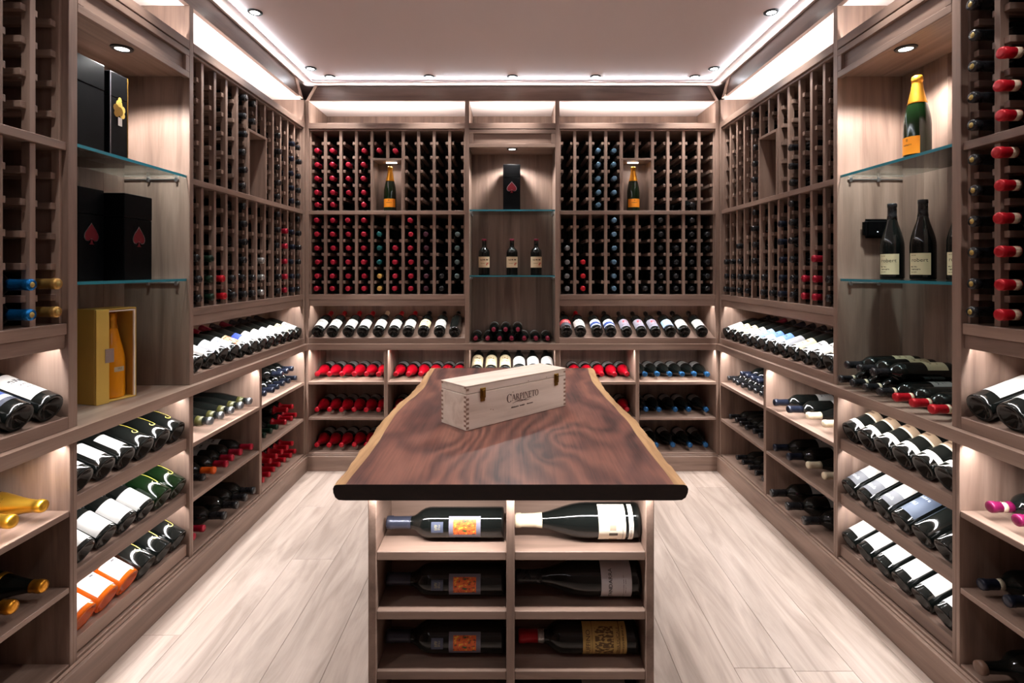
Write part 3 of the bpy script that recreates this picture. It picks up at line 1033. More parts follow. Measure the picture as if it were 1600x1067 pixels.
def wob(y, s):
    return .0022 * math.sin(y * 23 + s) + .0014 * math.sin(y * 61 + 2 * s) + .0008 * math.sin(y * 140 + s)
vs, fs, fm = [], [], []
bl = [interp(LE, y) + .034 + .004 * math.sin(y * 9) for y in ys]
br = [interp(RE, y) - .034 - .004 * math.sin(y * 8 + 1) for y in ys]
NXS = 10
for i, y in enumerate(ys):
    for k in range(NXS + 1):
        vs.append((bl[i] + (br[i] - bl[i]) * k / NXS, y, ST))
    vs.append((br[i], y, SB)); vs.append((bl[i], y, SB))
n = NXS + 3
for i in range(NS):
    for k in range(n):
        a, b = i * n + k, i * n + (k + 1) % n
        fs.append((a, b, b + n, a + n)); fm.append(0)
fs.append(tuple(range(n))[::-1]); fm.append(1)
fs.append(tuple(range(NS * n, NS * n + n))); fm.append(1)
mesh_obj('heartwood', vs, fs, None, Matrix.Identity(4), slab, mats=[M_WALNUT, M_ENDG], fm=fm)
def live_edge(bnd, tb, s):
    prof = [(0, ST), (.72, ST - .0004), (.90, ST - .003), (1.0, ST - .010), (.97, ST - .019), (.82, ST - .030), (.55, SB + .001), (0, SB)]
    vs, fs, fm = [], [], []
    m = len(prof)
    for i, y in enumerate(ys):
        xo = interp(tb, y) + s * wob(y, s * 2 + 1)
        for (k, z) in prof:
            vs.append((bnd[i] + (xo - bnd[i]) * k, y, z))
    for i in range(NS):
        for k in range(m):
            a, b = i * m + k, i * m + (k + 1) % m
            fs.append((a, b, b + m, a + m)); fm.append(0)
    fs.append(tuple(range(m))); fm.append(1)
    fs.append(tuple(range(NS * m, NS * m + m))); fm.append(1)
    o = mesh_obj('live_edge', vs, fs, None, Matrix.Identity(4), slab, mats=[M_SAP, M_ENDG], fm=fm)
    bm = bmesh.new(); bm.from_mesh(o.data); bmesh.ops.recalc_face_normals(bm, faces=bm.faces); bm.to_mesh(o.data); bm.free()
    o['label'] = 'pale sapwood live edge'
live_edge(bl, LE, -1)
live_edge(br, RE, 1)

# ================================================================== wooden wine box on the slab
ang = math.atan2(.302, .352) * .5 + (math.atan2(.0948, -.0935) - PI / 2) * .5
BM = Matrix.Translation((-.150, 1.667, ST)) @ Matrix.Rotation(ang, 4, 'Z')   # origin at the near bottom corner, x along the front, y back
BL_, BD, BH = .462, .132, .139
wb = empty('wooden_wine_box', BM @ Matrix.Translation((BL_ / 2, BD / 2, 0)))
tag(wb, 'pale pine wine box with brass clasps standing on the walnut slab', 'box')
LZ = .112
bd = box('body', wb, BM, 0, BL_, 0, BD, 0, LZ - .0008, box_wood('x'), .0012)
ld = box('lid', wb, BM, 0, BL_, 0, BD, LZ + .0004, BH - .004, box_wood('x'), .0012)
box('lid_panel', wb, BM, -.001, BL_ + .001, -.001, BD + .001, BH - .004, BH, box_wood('x'), .0012)
# finger joints along the upright corners, joined: each only a few pixels
fv, ff = [], []
def addbox(v0, v1):
    b = len(fv)
    for z in (v0[2], v1[2]):
        fv.extend([(v0[0], v0[1], z), (v1[0], v0[1], z), (v1[0], v1[1], z), (v0[0], v1[1], z)])
    ff.extend([(b, b + 1, b + 5, b + 4), (b + 1, b + 2, b + 6, b + 5), (b + 2, b + 3, b + 7, b + 6), (b + 3, b, b + 4, b + 7), (b + 4, b + 5, b + 6, b + 7), (b + 3, b + 2, b + 1, b)])
for k in range(9):
    z = .004 + k * .0148
    if abs(z + .004 - LZ) < .004:
        continue
    addbox((0, -.0004, z), (.011, .0, z + .0072))
    addbox((BL_ - .011, -.0004, z), (BL_, .0, z + .0072))
    addbox((-.0004, 0, z + .0074), (0, .011, z + .0074 + .0066))
    addbox((-.0004, BD - .011, z + .0074), (0, BD, z + .0074 + .0066))
tag(mesh_obj('finger_joints', fv, ff, plain('pine_end_grain', srgb(150, 118, 102), .7), BM, wb), None, None, None, 'stuff')
for cx in (.066, BL_ - .052):
    c = box('clasp', wb, BM, cx - .011, cx + .011, -.0045, 0, LZ - .020, LZ + .013, M_BRASS, .002)
    box('clasp_hook', c, BM, cx - .006, cx + .006, -.0085, -.0045, LZ - .012, LZ + .008, M_BRASS, .002)
    box('clasp_plate', c, BM, cx - .009, cx + .009, -.0025, 0, LZ - .030, LZ - .020, M_BRASS, .001)

# serif lettering drawn stroke by stroke
def band(cx, cy, rx, ry, a0, a1, tx, ty, n=22):
    out = []
    for i in range(n):
        q = []
        for t in (a0 + (a1 - a0) * i / n, a0 + (a1 - a0) * (i + 1) / n):
            q.append(((cx + rx * math.cos(t), cy + ry * math.sin(t)), (cx + (rx - tx) * math.cos(t), cy + (ry - ty) * math.sin(t))))
        out.append([q[0][0], q[1][0], q[1][1], q[0][1]])
    return out
def rect(x0, x1, y0, y1):
    return [(x0, y0), (x1, y0), (x1, y1), (x0, y1)]
def glyph(ch):
    T, H, S = .17, .06, .045
    if ch == 'C':
        return band(.42, .5, .42, .52, .75, 2 * PI - .7, .17, .05) + [[(.66, .80), (.74, .70), (.77, 1.0), (.71, .98)]], .84
    if ch == 'O':
        return band(.40, .5, .40, .52, 0, 2 * PI, .16, .05, 30), .86
    if ch == 'I':
        return [rect(.10, .10 + T, 0, 1), rect(0, .37, 0, S), rect(0, .37, 1 - S, 1)], .43
    if ch == 'T':
        return [rect(.30, .30 + T, 0, 1), rect(.20, .57, 0, S), rect(0, .77, .94, 1), rect(0, .05, .76, 1), rect(.72, .77, .76, 1)], .82
    if ch == 'E':
        return [rect(.08, .08 + T, 0, 1), rect(0, .62, 0, .055), rect(0, .60, .945, 1), rect(.2, .48, .48, .53), rect(.58, .63, 0, .24), rect(.55, .60, .78, 1), rect(.45, .49, .38, .63)], .70
    if ch == 'N':
        return [rect(.10, .16, 0, 1), rect(.70, .76, 0, 1), [(.06, 1), (.26, 1), (.76, 0), (.66, 0)], rect(0, .26, 0, S), rect(.60, .86, 1 - S, 1), rect(0, .2, 1 - S, 1)], .92
    if ch in 'PR':
        g = [rect(.08, .08 + T, 0, 1), rect(0, .35, 0, S), rect(0, .4, 1 - S, 1)] + band(.36, .74, .28, .265, -PI / 2, PI / 2, .15, .05, 14) + [rect(.2, .36, .475, .52)]
        if ch == 'R':
            g += [[(.32, .50), (.48, .50), (.82, .0), (.64, .0)], rect(.60, .90, 0, S)]
            return g, .88
        return g, .70
    if ch == 'A':
        return [[(.36, 1), (.42, 1), (.14, 0), (.08, 0)], [(.34, 1), (.50, 1), (.86, 0), (.67, 0)], rect(.2, .66, .32, .37), rect(0, .25, 0, S), rect(.58, .95, 0, S)], .93
    return [], .4
def lettering(word, h, x, z, first=1.35, gap=.06):
    polys = []
    for i, ch in enumerate(word):
        k = h * (first if i == 0 else 1)
        g, adv = glyph(ch)
        for p in g:
            polys.append([(x + a * k, z + b * k - (h * .18 if i == 0 else 0)) for a, b in p])
        x += (adv + gap) * k * .92
    return polys, x
polys, xe = lettering('CARPINETO', .0205, .170, .062)
def ribbon(pts, wd):
    out = []
    for (a, wa), (b, wb_) in zip(zip(pts, wd), zip(pts[1:], wd[1:])):
        out.append([(a[0], a[1] - wa), (b[0], b[1] - wb_), (b[0], b[1] + wb_), (a[0], a[1] + wa)])
    return out
fl_ = [(.195 + .085 * i / 20, .0545 + .0028 * math.sin(i / 20 * 2 * PI - .6) + .004 * i / 20) for i in range(21)]
polys += ribbon(fl_, [.0003 + .0010 * math.sin(PI * i / 20) for i in range(21)])
fl2 = [(.215 + .075 * i / 16, .057 - .0030 * math.sin(i / 16 * 2 * PI) + .002 * i / 16) for i in range(17)]
polys += ribbon(fl2, [.0003 + .0006 * math.sin(PI * i / 16) for i in range(17)])
rr = random.Random(5)
for (a, b, zc) in ((.190, .222, .0395), (.229, .252, .0400), (.263, .290, .0405)):      # worn small line of print, not legible
    x = a
    while x < b:
        w_ = .0012 + rr.random() * .0018
        polys.append(rect(x, x + w_, zc - .0016, zc + .0016 + rr.random() * .001))
        x += w_ + .0009
def face_print(name, polys, M, mat, parent, off=-.0005):
    vs, fs = [], []
    for p in polys:
        b = len(vs)
        vs += [(x, off, z) for x, z in p]
        fs.append(tuple(range(b, b + len(p))))
    return mesh_obj(name, vs, fs, mat, M, parent)
face_print('lettering', polys, BM, M_INK, wb)
kn = []
for (kx, kz) in ((.305, .078), (.198, .0905), (.27, .118), (.36, .118), (.10, .05), (.11, .047)):
    kn.append([(kx + .0022 * math.cos(t * PI / 4), kz + .0016 * math.sin(t * PI / 4)) for t in range(8)])
face_print('knots', kn, BM, plain('pine_knot', srgb(150, 116, 100), .7), wb, -.0004)['kind'] = 'stuff'

# ================================================================== gift boxes
def spade(cx, cz, h):
    pts = []
    for i in range(11):                                    # right lobe outline, tip downwards
        t = i / 10
        pts.append((.40 * math.sin(t * PI * .62) ** 1.2 * h, (.5 - .82 * t + .10 * t * t) * h))
    tail = [(.30 * h, -.28 * h), (.16 * h, -.30 * h), (.05 * h, -.20 * h)]
    right = pts + tail
    left = [(-x, z) for x, z in right[::-1]]
    body = [(cx + x, cz + z) for x, z in right + left]
    foot = [(cx + x * h, cz + z * h) for x, z in ((-.04, -.22), (.04, -.22), (.07, -.40), (.16, -.46), (-.16, -.46), (-.07, -.40))]
    return body, foot
M_RUBY = plain('ruby_enamel', srgb(122, 36, 44), .35, .5)
def gift_box(fr, u0, u1, v0, v1, w, h, label, emblem=None, grp='black gift boxes in the alcoves'):
    U = Unit('gift_box', label, 'box', fr, (u0 + u1) / 2, (v0 + v1) / 2, w, grp)
    U.box('carton', u0, u1, v0, v1, w, w + h * .72 - .001, mat=M_BLACK, bev=.002)
    U.box('lid', u0 - .0006, u1 + .0006, v0 - .0006, v1 + .0006, w + h * .72, w + h, mat=M_BLACK, bev=.002)
    um = (u0 + u1) / 2
    if emblem == 'spade':
        b, f = spade(um, w + h * .50, .075)
        M = F[fr] @ Matrix.Translation((0, v0, 0))
        e = face_print('spade_emblem', [b, f], M, M_RUBY, U.root, -.0016)
        e['label'] = 'ruby red spade emblem'
        rim, _ = spade(um, w + h * .50, .082)
        face_print('emblem_rim', [rim], M, M_STEEL, U.root, -.0011)
    if emblem == 'crest':
        M = F[fr] @ Matrix.Translation((0, v0, 0))
        ps = []
        for (dx, dz, r) in ((0, .030, .016), (-.016, .014, .014), (.016, .014, .014), (-.014, -.006, .013), (.014, -.006, .013), (0, .004, .017), (0, .046, .009)):
            ps.append([(um + dx + r * math.cos(t * PI / 5), w + h * .56 + dz + r * math.sin(t * PI / 5)) for t in range(10)])
        e = None
        for i, p in enumerate(ps):
            e = face_print('gold_crest', [p], M, M_GOLD if i % 2 == 0 else M_BRASS, U.root, -.001 - .0004 * i)
        face_print('silver_plaque', [rect(um - .010, um + .010, w + h * .56 - .048, w + h * .56 - .018)], M, plain('pale_metal', srgb(196, 184, 178), .4, .4), U.root, -.0042)
        U.box('gilt_edge', u0 - .001, u0 + .0015, v0 - .0016, v0 + .002, w, w + h, mat=M_STEEL, bev=0)
        U.box('gilt_edge', u1 - .0015, u1 + .001, v0 - .0016, v0 + .002, w, w + h, mat=M_BRASS, bev=0)
    return U
G1, G2 = 1.690, 1.262
gift_box('left', 1.705, 1.865, .075, .205, G1, .315, 'wide plain black gift box on the upper glass shelf')
gift_box('left', 1.905, 1.992, .085, .175, G1, .315, 'slim black gift box with gold crest on the upper glass shelf', 'crest')
gift_box('left', 1.800, 1.916, .115, .225, G2, .318, 'black spade box half hidden behind the larger one, lower glass shelf', 'spade')
gift_box('left', 1.930, 2.078, .052, .180, G2, .313, 'large black box with red spade emblem on the lower glass shelf', 'spade')
gift_box('back', -.060, .054, .092, .198, G1, .310, 'tall black box with spade emblem in the middle alcove', 'spade')

# gold presentation box with an amber bottle, turned a little towards the room
GM = Matrix.Translation((-1.478, 1.898, Z_WT)) @ Matrix.Rotation(PI / 2 - math.radians(17), 4, 'Z')
gw, gd, gh = .155, .107, .338
gx = empty('presentation_box', GM @ Matrix.Translation((gw / 2, gd / 2, 0)))
tag(gx, 'open gold presentation box standing on the worktop in the left alcove', 'box')
box('back_wall', gx, GM, 0, gw, gd - .004, gd, 0, gh, plain('amber_lining', srgb(176, 98, 18), .3, .4), 0)
box('side_wall', gx, GM, 0, .004, 0, gd - .004, 0, gh, M_GOLD)
box('side_wall', gx, GM, gw - .004, gw, 0, gd - .004, 0, gh, M_GOLD)
box('base', gx, GM, .004, gw - .004, 0, gd - .004, 0, .006, M_GOLD)
box('top', gx, GM, .004, gw - .004, 0, gd - .004, gh - .005, gh, M_GOLD)
box('door', gx, GM, 0, .046, -.009, -.0005, 0, gh - .002, M_GOLD, .001)
box('clasp', gx, GM, .030, .062, -.0108, -.0091, .145, .195, plain('satin_nickel', srgb(176, 160, 154), .4, .6), .0005)
M_RIM = plain('white_rim', srgb(236, 222, 206), .5)
box('rim', gx, GM, gw - .012, gw - .006, -.002, .004, .006, gh - .012, M_RIM, 0)
box('rim', gx, GM, .046, gw - .006, -.002, .004, gh - .012, gh - .007, M_RIM, 0)
bp_ = GM @ Vector((.098, .052, .0065))
bottle('champagne', bp_, (0, 0, 1), GM.to_3x3() @ Vector((0, -1, 0)), 'amber champagne bottle inside the open gold box', 'orange gold', .262, [('cream', .100, .118, 50)], M_AMBERG, scale=.97)

# black sensor on the far cheek of the right alcove
SN = empty('wall_sensor', F['right'] @ Matrix.Translation((-P2[0] + .001, .16, 1.468)))
tag(SN, 'rounded black plastic sensor on the cheek of the right alcove', 'sensor')
def rounded_box(name, dx, dy, dz, r, mat, M, parent):
    bm = bmesh.new()
    bmesh.ops.create_cube(bm, size=1.0)
    bmesh.ops.scale(bm, vec=(dx, dy, dz), verts=bm.verts)
    bmesh.ops.bevel(bm, geom=list(bm.edges), offset=r, segments=3, affect='EDGES')
    me = bpy.data.meshes.new(name); bm.to_mesh(me); bm.free()
    me.materials.append(mat)
    return link(name, me, M, parent)
SM = F['right'] @ Matrix.Translation((-P2[0] + .017, .165, 1.468))
rounded_box('housing', .032, .14, .078, .012, M_BLACK, SM, SN)
box('indicator', SN, SM, .0160, .0166, -.022, -.018, -.016, -.012, emit('indicator_lamp', (.8, .9, 1, 1), 1.5), 0)

# ================================================================== bottles in the racks
GR = 'bottles lying neck out in the wall racks'
RNAME = {'BL': 'back-left rack', 'BR': 'back-right rack', 'L': 'left-wall rack', 'R': 'right-wall rack', 'NL': 'near-left rack', 'NR': 'near-right rack'}
rj = random.Random(11)
def rack_bottle(key, c, r, lower, cap, kind='bordeaux', tip=.004, band=None, from_right=None, capz=None, extra=None):
    R = RK[key]
    u = R['u0'] + R['p'] * (c + .5)
    rad = RAD[kind]
    sup = (CL_LO + [None])[r] if lower else (CL_UP + [None])[r]
    gap = R['p'] - STW - 2 * CLW
    if sup is None:
        w = (Z_RB if lower else Z_M1) + rad + .0006
    else:
        w = sup + CLH / 2 + math.sqrt(rad ** 2 - (gap / 2) ** 2) + .0012
    row = (5 - r) + (0 if lower else 6)
    t = tip + rj.uniform(-.006, .006)
    u += rj.uniform(-.002, .002)
    lab = '%s-capped bottle in the %s, %s column from %s, %s row from bottom' % (cap.replace(' ', '-'), RNAME[key], ORD[c if from_right is None else from_right], 'left' if from_right is None else 'the alcove', ORD[row])
    bottle(kind, wp(R['fr'], u, t + LEN[kind], w), wd(R['fr'], 0, -1, 0), wd(R['fr'], 0, 0, 1), lab, cap, capz, None, None, GR, band=band, extra=extra)
def fill(key, spec):
    for (c, up, lo, cap) in spec:
        for r in up:
            rack_bottle(key, c, r, False, cap)
        for r in lo:
            rack_bottle(key, c, r, True, cap)
A5, A6 = (1, 2, 3, 4, 5), (0, 1, 2, 3, 4, 5)
fill('BL', [(0, A5, A6, 'red'), (1, A5, A6, 'red'), (2, (2, 3, 4), A6, 'red'), (3, A5, A6, 'red'), (4, (1,), (), 'red'), (5, (1,), (2, 3, 4, 5), 'red'),
            (4, (), (1, 2, 3), 'teal'), (4, (), (4, 5), 'gold'), (6, (), A6, 'red'), (7, (), A5, 'purple'), (8, (), (4, 5), 'black'), (9, (), (1, 2, 3, 4), 'green grey')])
fill('BR', [(2, A5, (), 'pale blue'), (3, (1, 2, 3, 4), A6, 'pale blue'), (8, (5,), A6, 'black'), (0, (), (2, 3, 4, 5), 'grey'), (1, (), (3, 4, 5), 'bright red'),
            (4, (), (4, 5), 'black'), (5, (), (5,), 'black'), (6, (), A6, 'black'), (7, (), (2, 3, 4, 5), 'black'), (9, (), A5, 'black')])
fill('L', [(4, A6, A6, 'black'), (5, (0, 1), (4, 5), 'black'), (8, A5, A6, 'black'), (10, (1, 2, 3, 4, 5), A5, 'navy'), (11, A5, A6, 'black'), (0, (), (3, 4, 5), 'black'),
           (1, (), (3, 4, 5), 'dark green'), (2, (), (4, 5), 'bright red'), (3, (), (4, 5), 'black'), (6, (), (3, 4, 5), 'silver'), (9, (), A5, 'red')])
fill('R', [(4, A6, (0, 1, 2, 3, 4), 'black'), (8, (3, 4, 5), A6, 'black'), (0, (), (3, 4, 5), 'black'), (1, (), (3, 4, 5), 'black'), (2, (), (2, 3, 4, 5), 'black'), (3, (), (4, 5), 'black'),
           (5, (), (4, 5), 'black'), (6, (), (5,), 'black'), (7, (), A5, 'navy'), (9, (), (4, 5), 'red'), (10, (), (3, 4, 5), 'red'), (11, (), (4, 5), 'black')])
for r in (4, 5):
    rack_bottle('NL', 5, r, True, 'gold', from_right=0, tip=-.012, extra=tip_emblem)
    rack_bottle('NL', 4, r, True, 'foil blue', from_right=1, tip=-.018, extra=tip_emblem)
for lo in (False, True):
    for r in (A5 if not lo else A6):
        rack_bottle('NR', 0, r, lo, 'black', from_right=0, tip=-.012, extra=tip_emblem)
    for r in ((3, 4, 5) if not lo else A6):
        rack_bottle('NR', 1, r, lo, 'bright red', from_right=1, tip=-.022, band=('cream', .250, .266), capz=.248)

# champagne in the two lit back niches, on the shelves
OR_LAB = [('orange', .028, .088, 130)]
for key, s, nm in (('BL', -1, 'left'), ('BR', 1, 'right')):
    R = RK[key]
    u = R['u0'] + R['p'] * 5 + (.003 if s < 0 else -.010)
    bottle('champagne', wp('back', u, .085, Z_M1 + .0008), (0, 0, 1), wd('back', 0, -1, 0), 'orange-labelled champagne bottle standing in the lit niche of the %s rack' % RNAME[key].split()[0], 'orange gold', .215, OR_LAB, M_GREENG, 'champagne bottles with orange labels', .93)

# ================================================================== display ledges: bottles lying base outwards on the slanted boards
GDI = 'bottles lying on the slanted display ledges'
def slant_bottle(fr, u, v0, w0, a, kind, label, cap, capz, lab, glass=None, group=GDI, scale=1.0, extra=None, slide=.006, roll=0.0, band=None):
    rad = RAD[kind] * scale
    base = wp(fr, u, v0 + slide * math.cos(a) - rad * math.sin(a), w0 + slide * math.sin(a) + rad * math.cos(a) + .0008)
    zd = wd(fr, 0, math.cos(a), math.sin(a))
    fc = wd(fr, math.sin(roll), -math.sin(a), math.cos(a))
    return bottle(kind, base, zd, fc, label, cap, capz, lab, glass, group, scale, extra, band=band)
def ledge(fr, us, specs, phrase):
    for i, (u, (lk, cap, kind)) in enumerate(zip(us, specs)):
        z0, z1, ag = {'bordeaux': (.030, .118, 150), 'burgundy': (.030, .112, 150), 'slim': (.03, .13, 150)}[kind]
        lb = [(lk, z0, z1, ag)] if lk else []
        slant_bottle(fr, u, .018, .853, DISP_A, kind, '%s bottle with %s label on the %s, %s from left' % (cap.capitalize() + '-capped' if cap else 'Dark', lk or 'no', phrase, ORD[i]) if lk else
                     '%s-capped unlabelled dark bottle on the %s, %s from left' % (cap.capitalize(), phrase, ORD[i]), cap, .196 if cap == 'bright red' else None, lb)
def cols(key, n):
    R = RK[key]
    return [R['u0'] + R['p'] * (i + .5) for i in range(n)]
ledge('back', [RK['BL']['u0'] + x for x in (.052, .147, .252, .346, .448, .548, .643, .742, .846, .945)],
      [('white', 'bright red', 'bordeaux')] * 4 + [('white', 'cream', 'bordeaux'), ('white', 'bright red', 'bordeaux'), ('white', 'bright red', 'bordeaux'), ('cream', 'black', 'bordeaux'), ('white', 'black', 'bordeaux'), (None, 'black', 'bordeaux')], 'back-left ledge')
ledge('back', [RK['BR']['u0'] + x for x in (.048, .138, .247, .336, .440, .537, .628, .724, .816, .930)],
      [('red topped', 'black', 'bordeaux'), ('white', 'bright red', 'bordeaux'), ('blue banded', 'black', 'bordeaux'), ('blue banded', 'black', 'bordeaux'), ('grey with red crest', 'black', 'slim'), ('grey with red crest', 'black', 'slim'),
       ('grey with red crest', 'black', 'slim'), ('pale blue', 'black', 'bordeaux'), ('white', 'black', 'bordeaux'), ('plain white', 'black', 'bordeaux')], 'back-right ledge')
ledge('left', cols('L', 12), [('white', 'black', 'bordeaux'), ('plain white', 'black', 'bordeaux'), ('silver', 'maroon', 'burgundy'), ('silver', 'black', 'burgundy'), ('tan patterned', 'maroon', 'bordeaux'), ('blue and white', 'maroon', 'bordeaux'),
      ('white', 'black', 'bordeaux'), ('plain white', 'maroon', 'bordeaux'), ('silver', 'black', 'bordeaux'), ('plain white', 'black', 'bordeaux'), ('cream', 'black', 'bordeaux'), ('white', 'black', 'bordeaux')], 'left-wall ledge')
ledge('right', cols('R', 12), [('plain white', 'black', 'bordeaux'), ('cream', 'black', 'bordeaux'), ('cream', 'maroon', 'bordeaux'), ('white', 'black', 'bordeaux'), ('sky blue', 'navy', 'bordeaux'), ('bright blue', 'black', 'bordeaux'), ('bright blue', 'black', 'bordeaux'),
      ('grey', 'black', 'bordeaux'), ('cream', 'black', 'bordeaux'), ('white', 'black', 'bordeaux'), ('white', 'maroon', 'burgundy'), ('cream', 'black', 'burgundy')], 'right-wall ledge')
for i, (c, lk) in enumerate(((5, 'white'), (4, 'blue banded'), (3, 'white'))):
    R = RK['NL']
    slant_bottle('left', R['u0'] + R['p'] * (c + .5), .018, .853, DISP_A, 'bordeaux', 'large %s-labelled bottle on the near-left ledge, %s from the alcove' % (lk, ORD[i]), 'black', None, [(lk, .035, .150, 120)], scale=1.1)
for i, c in enumerate((0, 1, 2)):
    R = RK['NR']
    slant_bottle('right', R['u0'] + R['p'] * (c + .5), .018, .853, DISP_A, 'bordeaux', 'large white-labelled bottle on the near-right ledge, %s from the alcove' % ORD[i], 'black', None, [('plain white', .040, .150, 110)], scale=1.1)

# tiers
def tier(key, fr, i, us, specs, phrase, frm):
    TA = math.atan2(T_RISE[i], T_RUN)
    for j, (u, sp) in enumerate(zip(us, specs)):
        kind, cap, capz, lb, gl, ex, desc, sc = sp
        slant_bottle(fr, u, .030, TIER[i] - .006, TA, kind, '%s on the %s, %s from %s' % (desc, phrase, ORD[j], frm), cap, capz, lb, gl, 'bottles lying on the tiered cabinets', sc, ex)
SW = ('champagne', 'gold foil', .24, [], M_GLASS, swoosh, 'black gold-swirled bottle', 1.0)
SWG = ('champagne', 'gold foil', .24, [], M_GREENG, swoosh, 'green gold-swirled bottle', 1.0)
WS = ('bordeaux', 'black', None, [('plain white', .028, .108, 88)], M_GLASS, None, 'dark bottle with small white label', 1.08)
WG = ('bordeaux', 'black', None, [('script white', .014, .094, 150)], M_GLASS, signature, 'white-labelled signature bottle', 1.08)
RO = ('champagne', 'gold foil', .24, [('rosette', .018, .100, 116)], M_ROSEG, None, 'orange rose bottle with white label', 1.0)
la, lb_ = CB['LA']
us6 = [lb_ - (lb_ - la) * (j + .5) / 6 for j in range(6)]
tier('LA', 'left', 0, us6, [SW, SW, SW, WS, WS, WS], 'left top tier', 'the far end')
tier('LA', 'left', 1, us6, [SWG, SWG, WG, WG, WG, WG], 'left middle tier', 'the far end')
tier('LA', 'left', 2, us6, [SW, SW, SW, RO, RO, RO], 'left bottom tier', 'the far end')
TN = ('burgundy', 'black', None, [('tan', .090, .124, 150), ('band', .028, .046, 170)], M_GLASS, None, 'tan-labelled bottle with cream band', 1.05)
WGY = ('bordeaux', 'black', None, [('white over grey', .022, .150, 110)], M_GLASS, None, 'white and grey labelled bottle', 1.08)
SBL = ('bordeaux', 'black', None, [('steel blue', .030, .150, 130)], M_GLASS, None, 'steel blue labelled bottle', 1.08)
DK = ('bordeaux', 'black', None, [], M_GLASS, None, 'black unlabelled bottle', 1.08)
PWH = ('bordeaux', 'black', None, [('plain white', .030, .130, 120)], M_GLASS, None, 'dark bottle with plain white label', 1.08)
ra, rb_ = CB['RA']
us6r = [ra + (rb_ - ra) * (j + .5) / 6 for j in range(6)]
tier('RA', 'right', 0, us6r, [TN] * 6, 'right top tier', 'the far end')
tier('RA', 'right', 1, us6r, [WGY, WGY, WGY, SBL, DK, DK], 'right middle tier', 'the far end')
tier('RA', 'right', 2, us6r, [PWH] * 6, 'right bottom tier', 'the far end')
CRM = ('bordeaux', 'black', None, [('cream', .03, .15, 150)], M_GLASS, None, 'cream-labelled bottle', 1.0)
WHB = ('burgundy', 'black', None, [('plain white', .03, .122, 150)], M_GLASS, None, 'white-labelled bottle', 1.0)
ca, cb_ = CB['BC']
tier('BC', 'back', 0, [ca + (cb_ - ca) * (j + .5) / 6 for j in range(6)], [CRM, CRM, CRM, WHB, WHB, WHB], 'middle back tier', 'left')

# ================================================================== bottles lying neck out in bins
GB = 'bottles lying neck out on the low shelves'
def lay(fr, u, w, kind, label, cap, capz=None, lab=None, tip=.04, layer=0, glass=None, group=GB, scale=1.0, band=None, yaw=0.0):
    rad = RAD[kind] * scale
    h = w + rad + layer * rad * 1.80 + .0008
    vmax = .336 if w < Z_WB else (.267 if fr != 'back' else .257)
    tip = min(tip, vmax - LEN[kind] * scale)
    zd = wd(fr, math.sin(yaw), -math.cos(yaw), 0)
    base = wp(fr, u, tip, h) - zd * LEN[kind] * scale
    return bottle(kind, base, zd, wd(fr, 0, 0, 1), label, cap, capz, lab, glass, group, scale, band=band)
SHN = ['top shelf', 'middle shelf', 'bottom shelf']
def binrow(fr, us, sh, kind, cap, desc, phrase, capz=None, lab=None, tip=.03, layer=0, frm='left', start=0, **k):
    for j, u in enumerate(us):
        lay(fr, u, SH[sh][1], kind, '%s on %s of %s, %s%s from %s' % (desc, SHN[sh], phrase, 'upper layer ' if layer else '', ORD[j + start], frm), cap, capz, lab, tip + rj.uniform(-.008, .008), layer, **k)
def steps(a, d, n):
    return [a + d * i for i in range(n)]
WL = [('white', .035, .110, 140)]
RF = dict(capz=.150, lab=WL, tip=.035)
a1 = CB['B1'][0]
for sh in range(3):
    binrow('back', steps(a1 + .0425, .0812, 6), sh, 'burgundy', 'crimson', 'red-foiled bottle', 'the corner back bin', **RF)
a2 = CB['B2'][0]
binrow('back', steps(a2 + .0440, .0813, 6), 0, 'burgundy', 'crimson', 'red-foiled bottle', 'the second back bin', **RF)
binrow('back', steps(a2 + .0440, .0813, 3), 1, 'burgundy', 'crimson', 'red-foiled bottle', 'the second back bin', **RF)
b3 = CB['B3'][1]
binrow('back', steps(b3 - .046, -.083, 5), 0, 'burgundy', 'crimson', 'red-foiled bottle', 'the third back bin', frm='right', **RF)
binrow('back', [b3 - .046], 1, 'burgundy', 'crimson', 'red-foiled bottle', 'the third back bin', frm='right', **RF)
b4 = CB['B4'][1]
NV = dict(capz=.262, lab=WL, tip=.035)
binrow('back', steps(b4 - .045, -.0815, 6), 0, 'burgundy', 'blue', 'blue-capped bottle', 'the blue back bin', frm='right', **NV)
binrow('back', [b4 - .052, b4 - .165, b4 - .253, b4 - .362, b4 - .445], 1, 'burgundy', 'blue', 'blue-capped bottle', 'the blue back bin', frm='right', **NV)
binrow('back', [b4 - .055, b4 - .160, b4 - .270, b4 - .380], 2, 'burgundy', 'blue', 'blue-capped bottle', 'the blue back bin', frm='right', **NV)

# left wall bins
lb0, lb1 = CB['LB']
binrow('left', steps(lb1 - .060, -.092, 5), 0, 'champagne', 'grey', 'silver-tipped dark bottle', 'the left bin', capz=.298, tip=.03, frm='far end', band=('olive', .252, .282))
binrow('left', steps(lb1 - .058, -.082, 4), 1, 'bordeaux', 'red', 'red-capped bottle', 'the left bin', lab=[('white', .03, .14, 150)], tip=.02, frm='far end')
binrow('left', [lb1 - .386], 1, 'bordeaux', 'orange', 'orange-capped bottle', 'the left bin', lab=WL, tip=.02, frm='far end', start=4)
binrow('left', steps(lb1 - .470, -.082, 1), 1, 'bordeaux', 'black', 'black-capped bottle', 'the left bin', tip=.03, frm='far end', start=5)
binrow('left', [lb1 - .060, lb1 - .145, lb1 - .232, lb1 - .345], 2, 'bordeaux', 'black', 'large black bottle', 'the left bin', tip=.02, frm='far end', scale=1.12)
binrow('left', [lb1 - .455, lb1 - .530], 2, 'slim', 'red', 'red-capped bottle', 'the left bin', tip=.045, frm='far end', start=4)
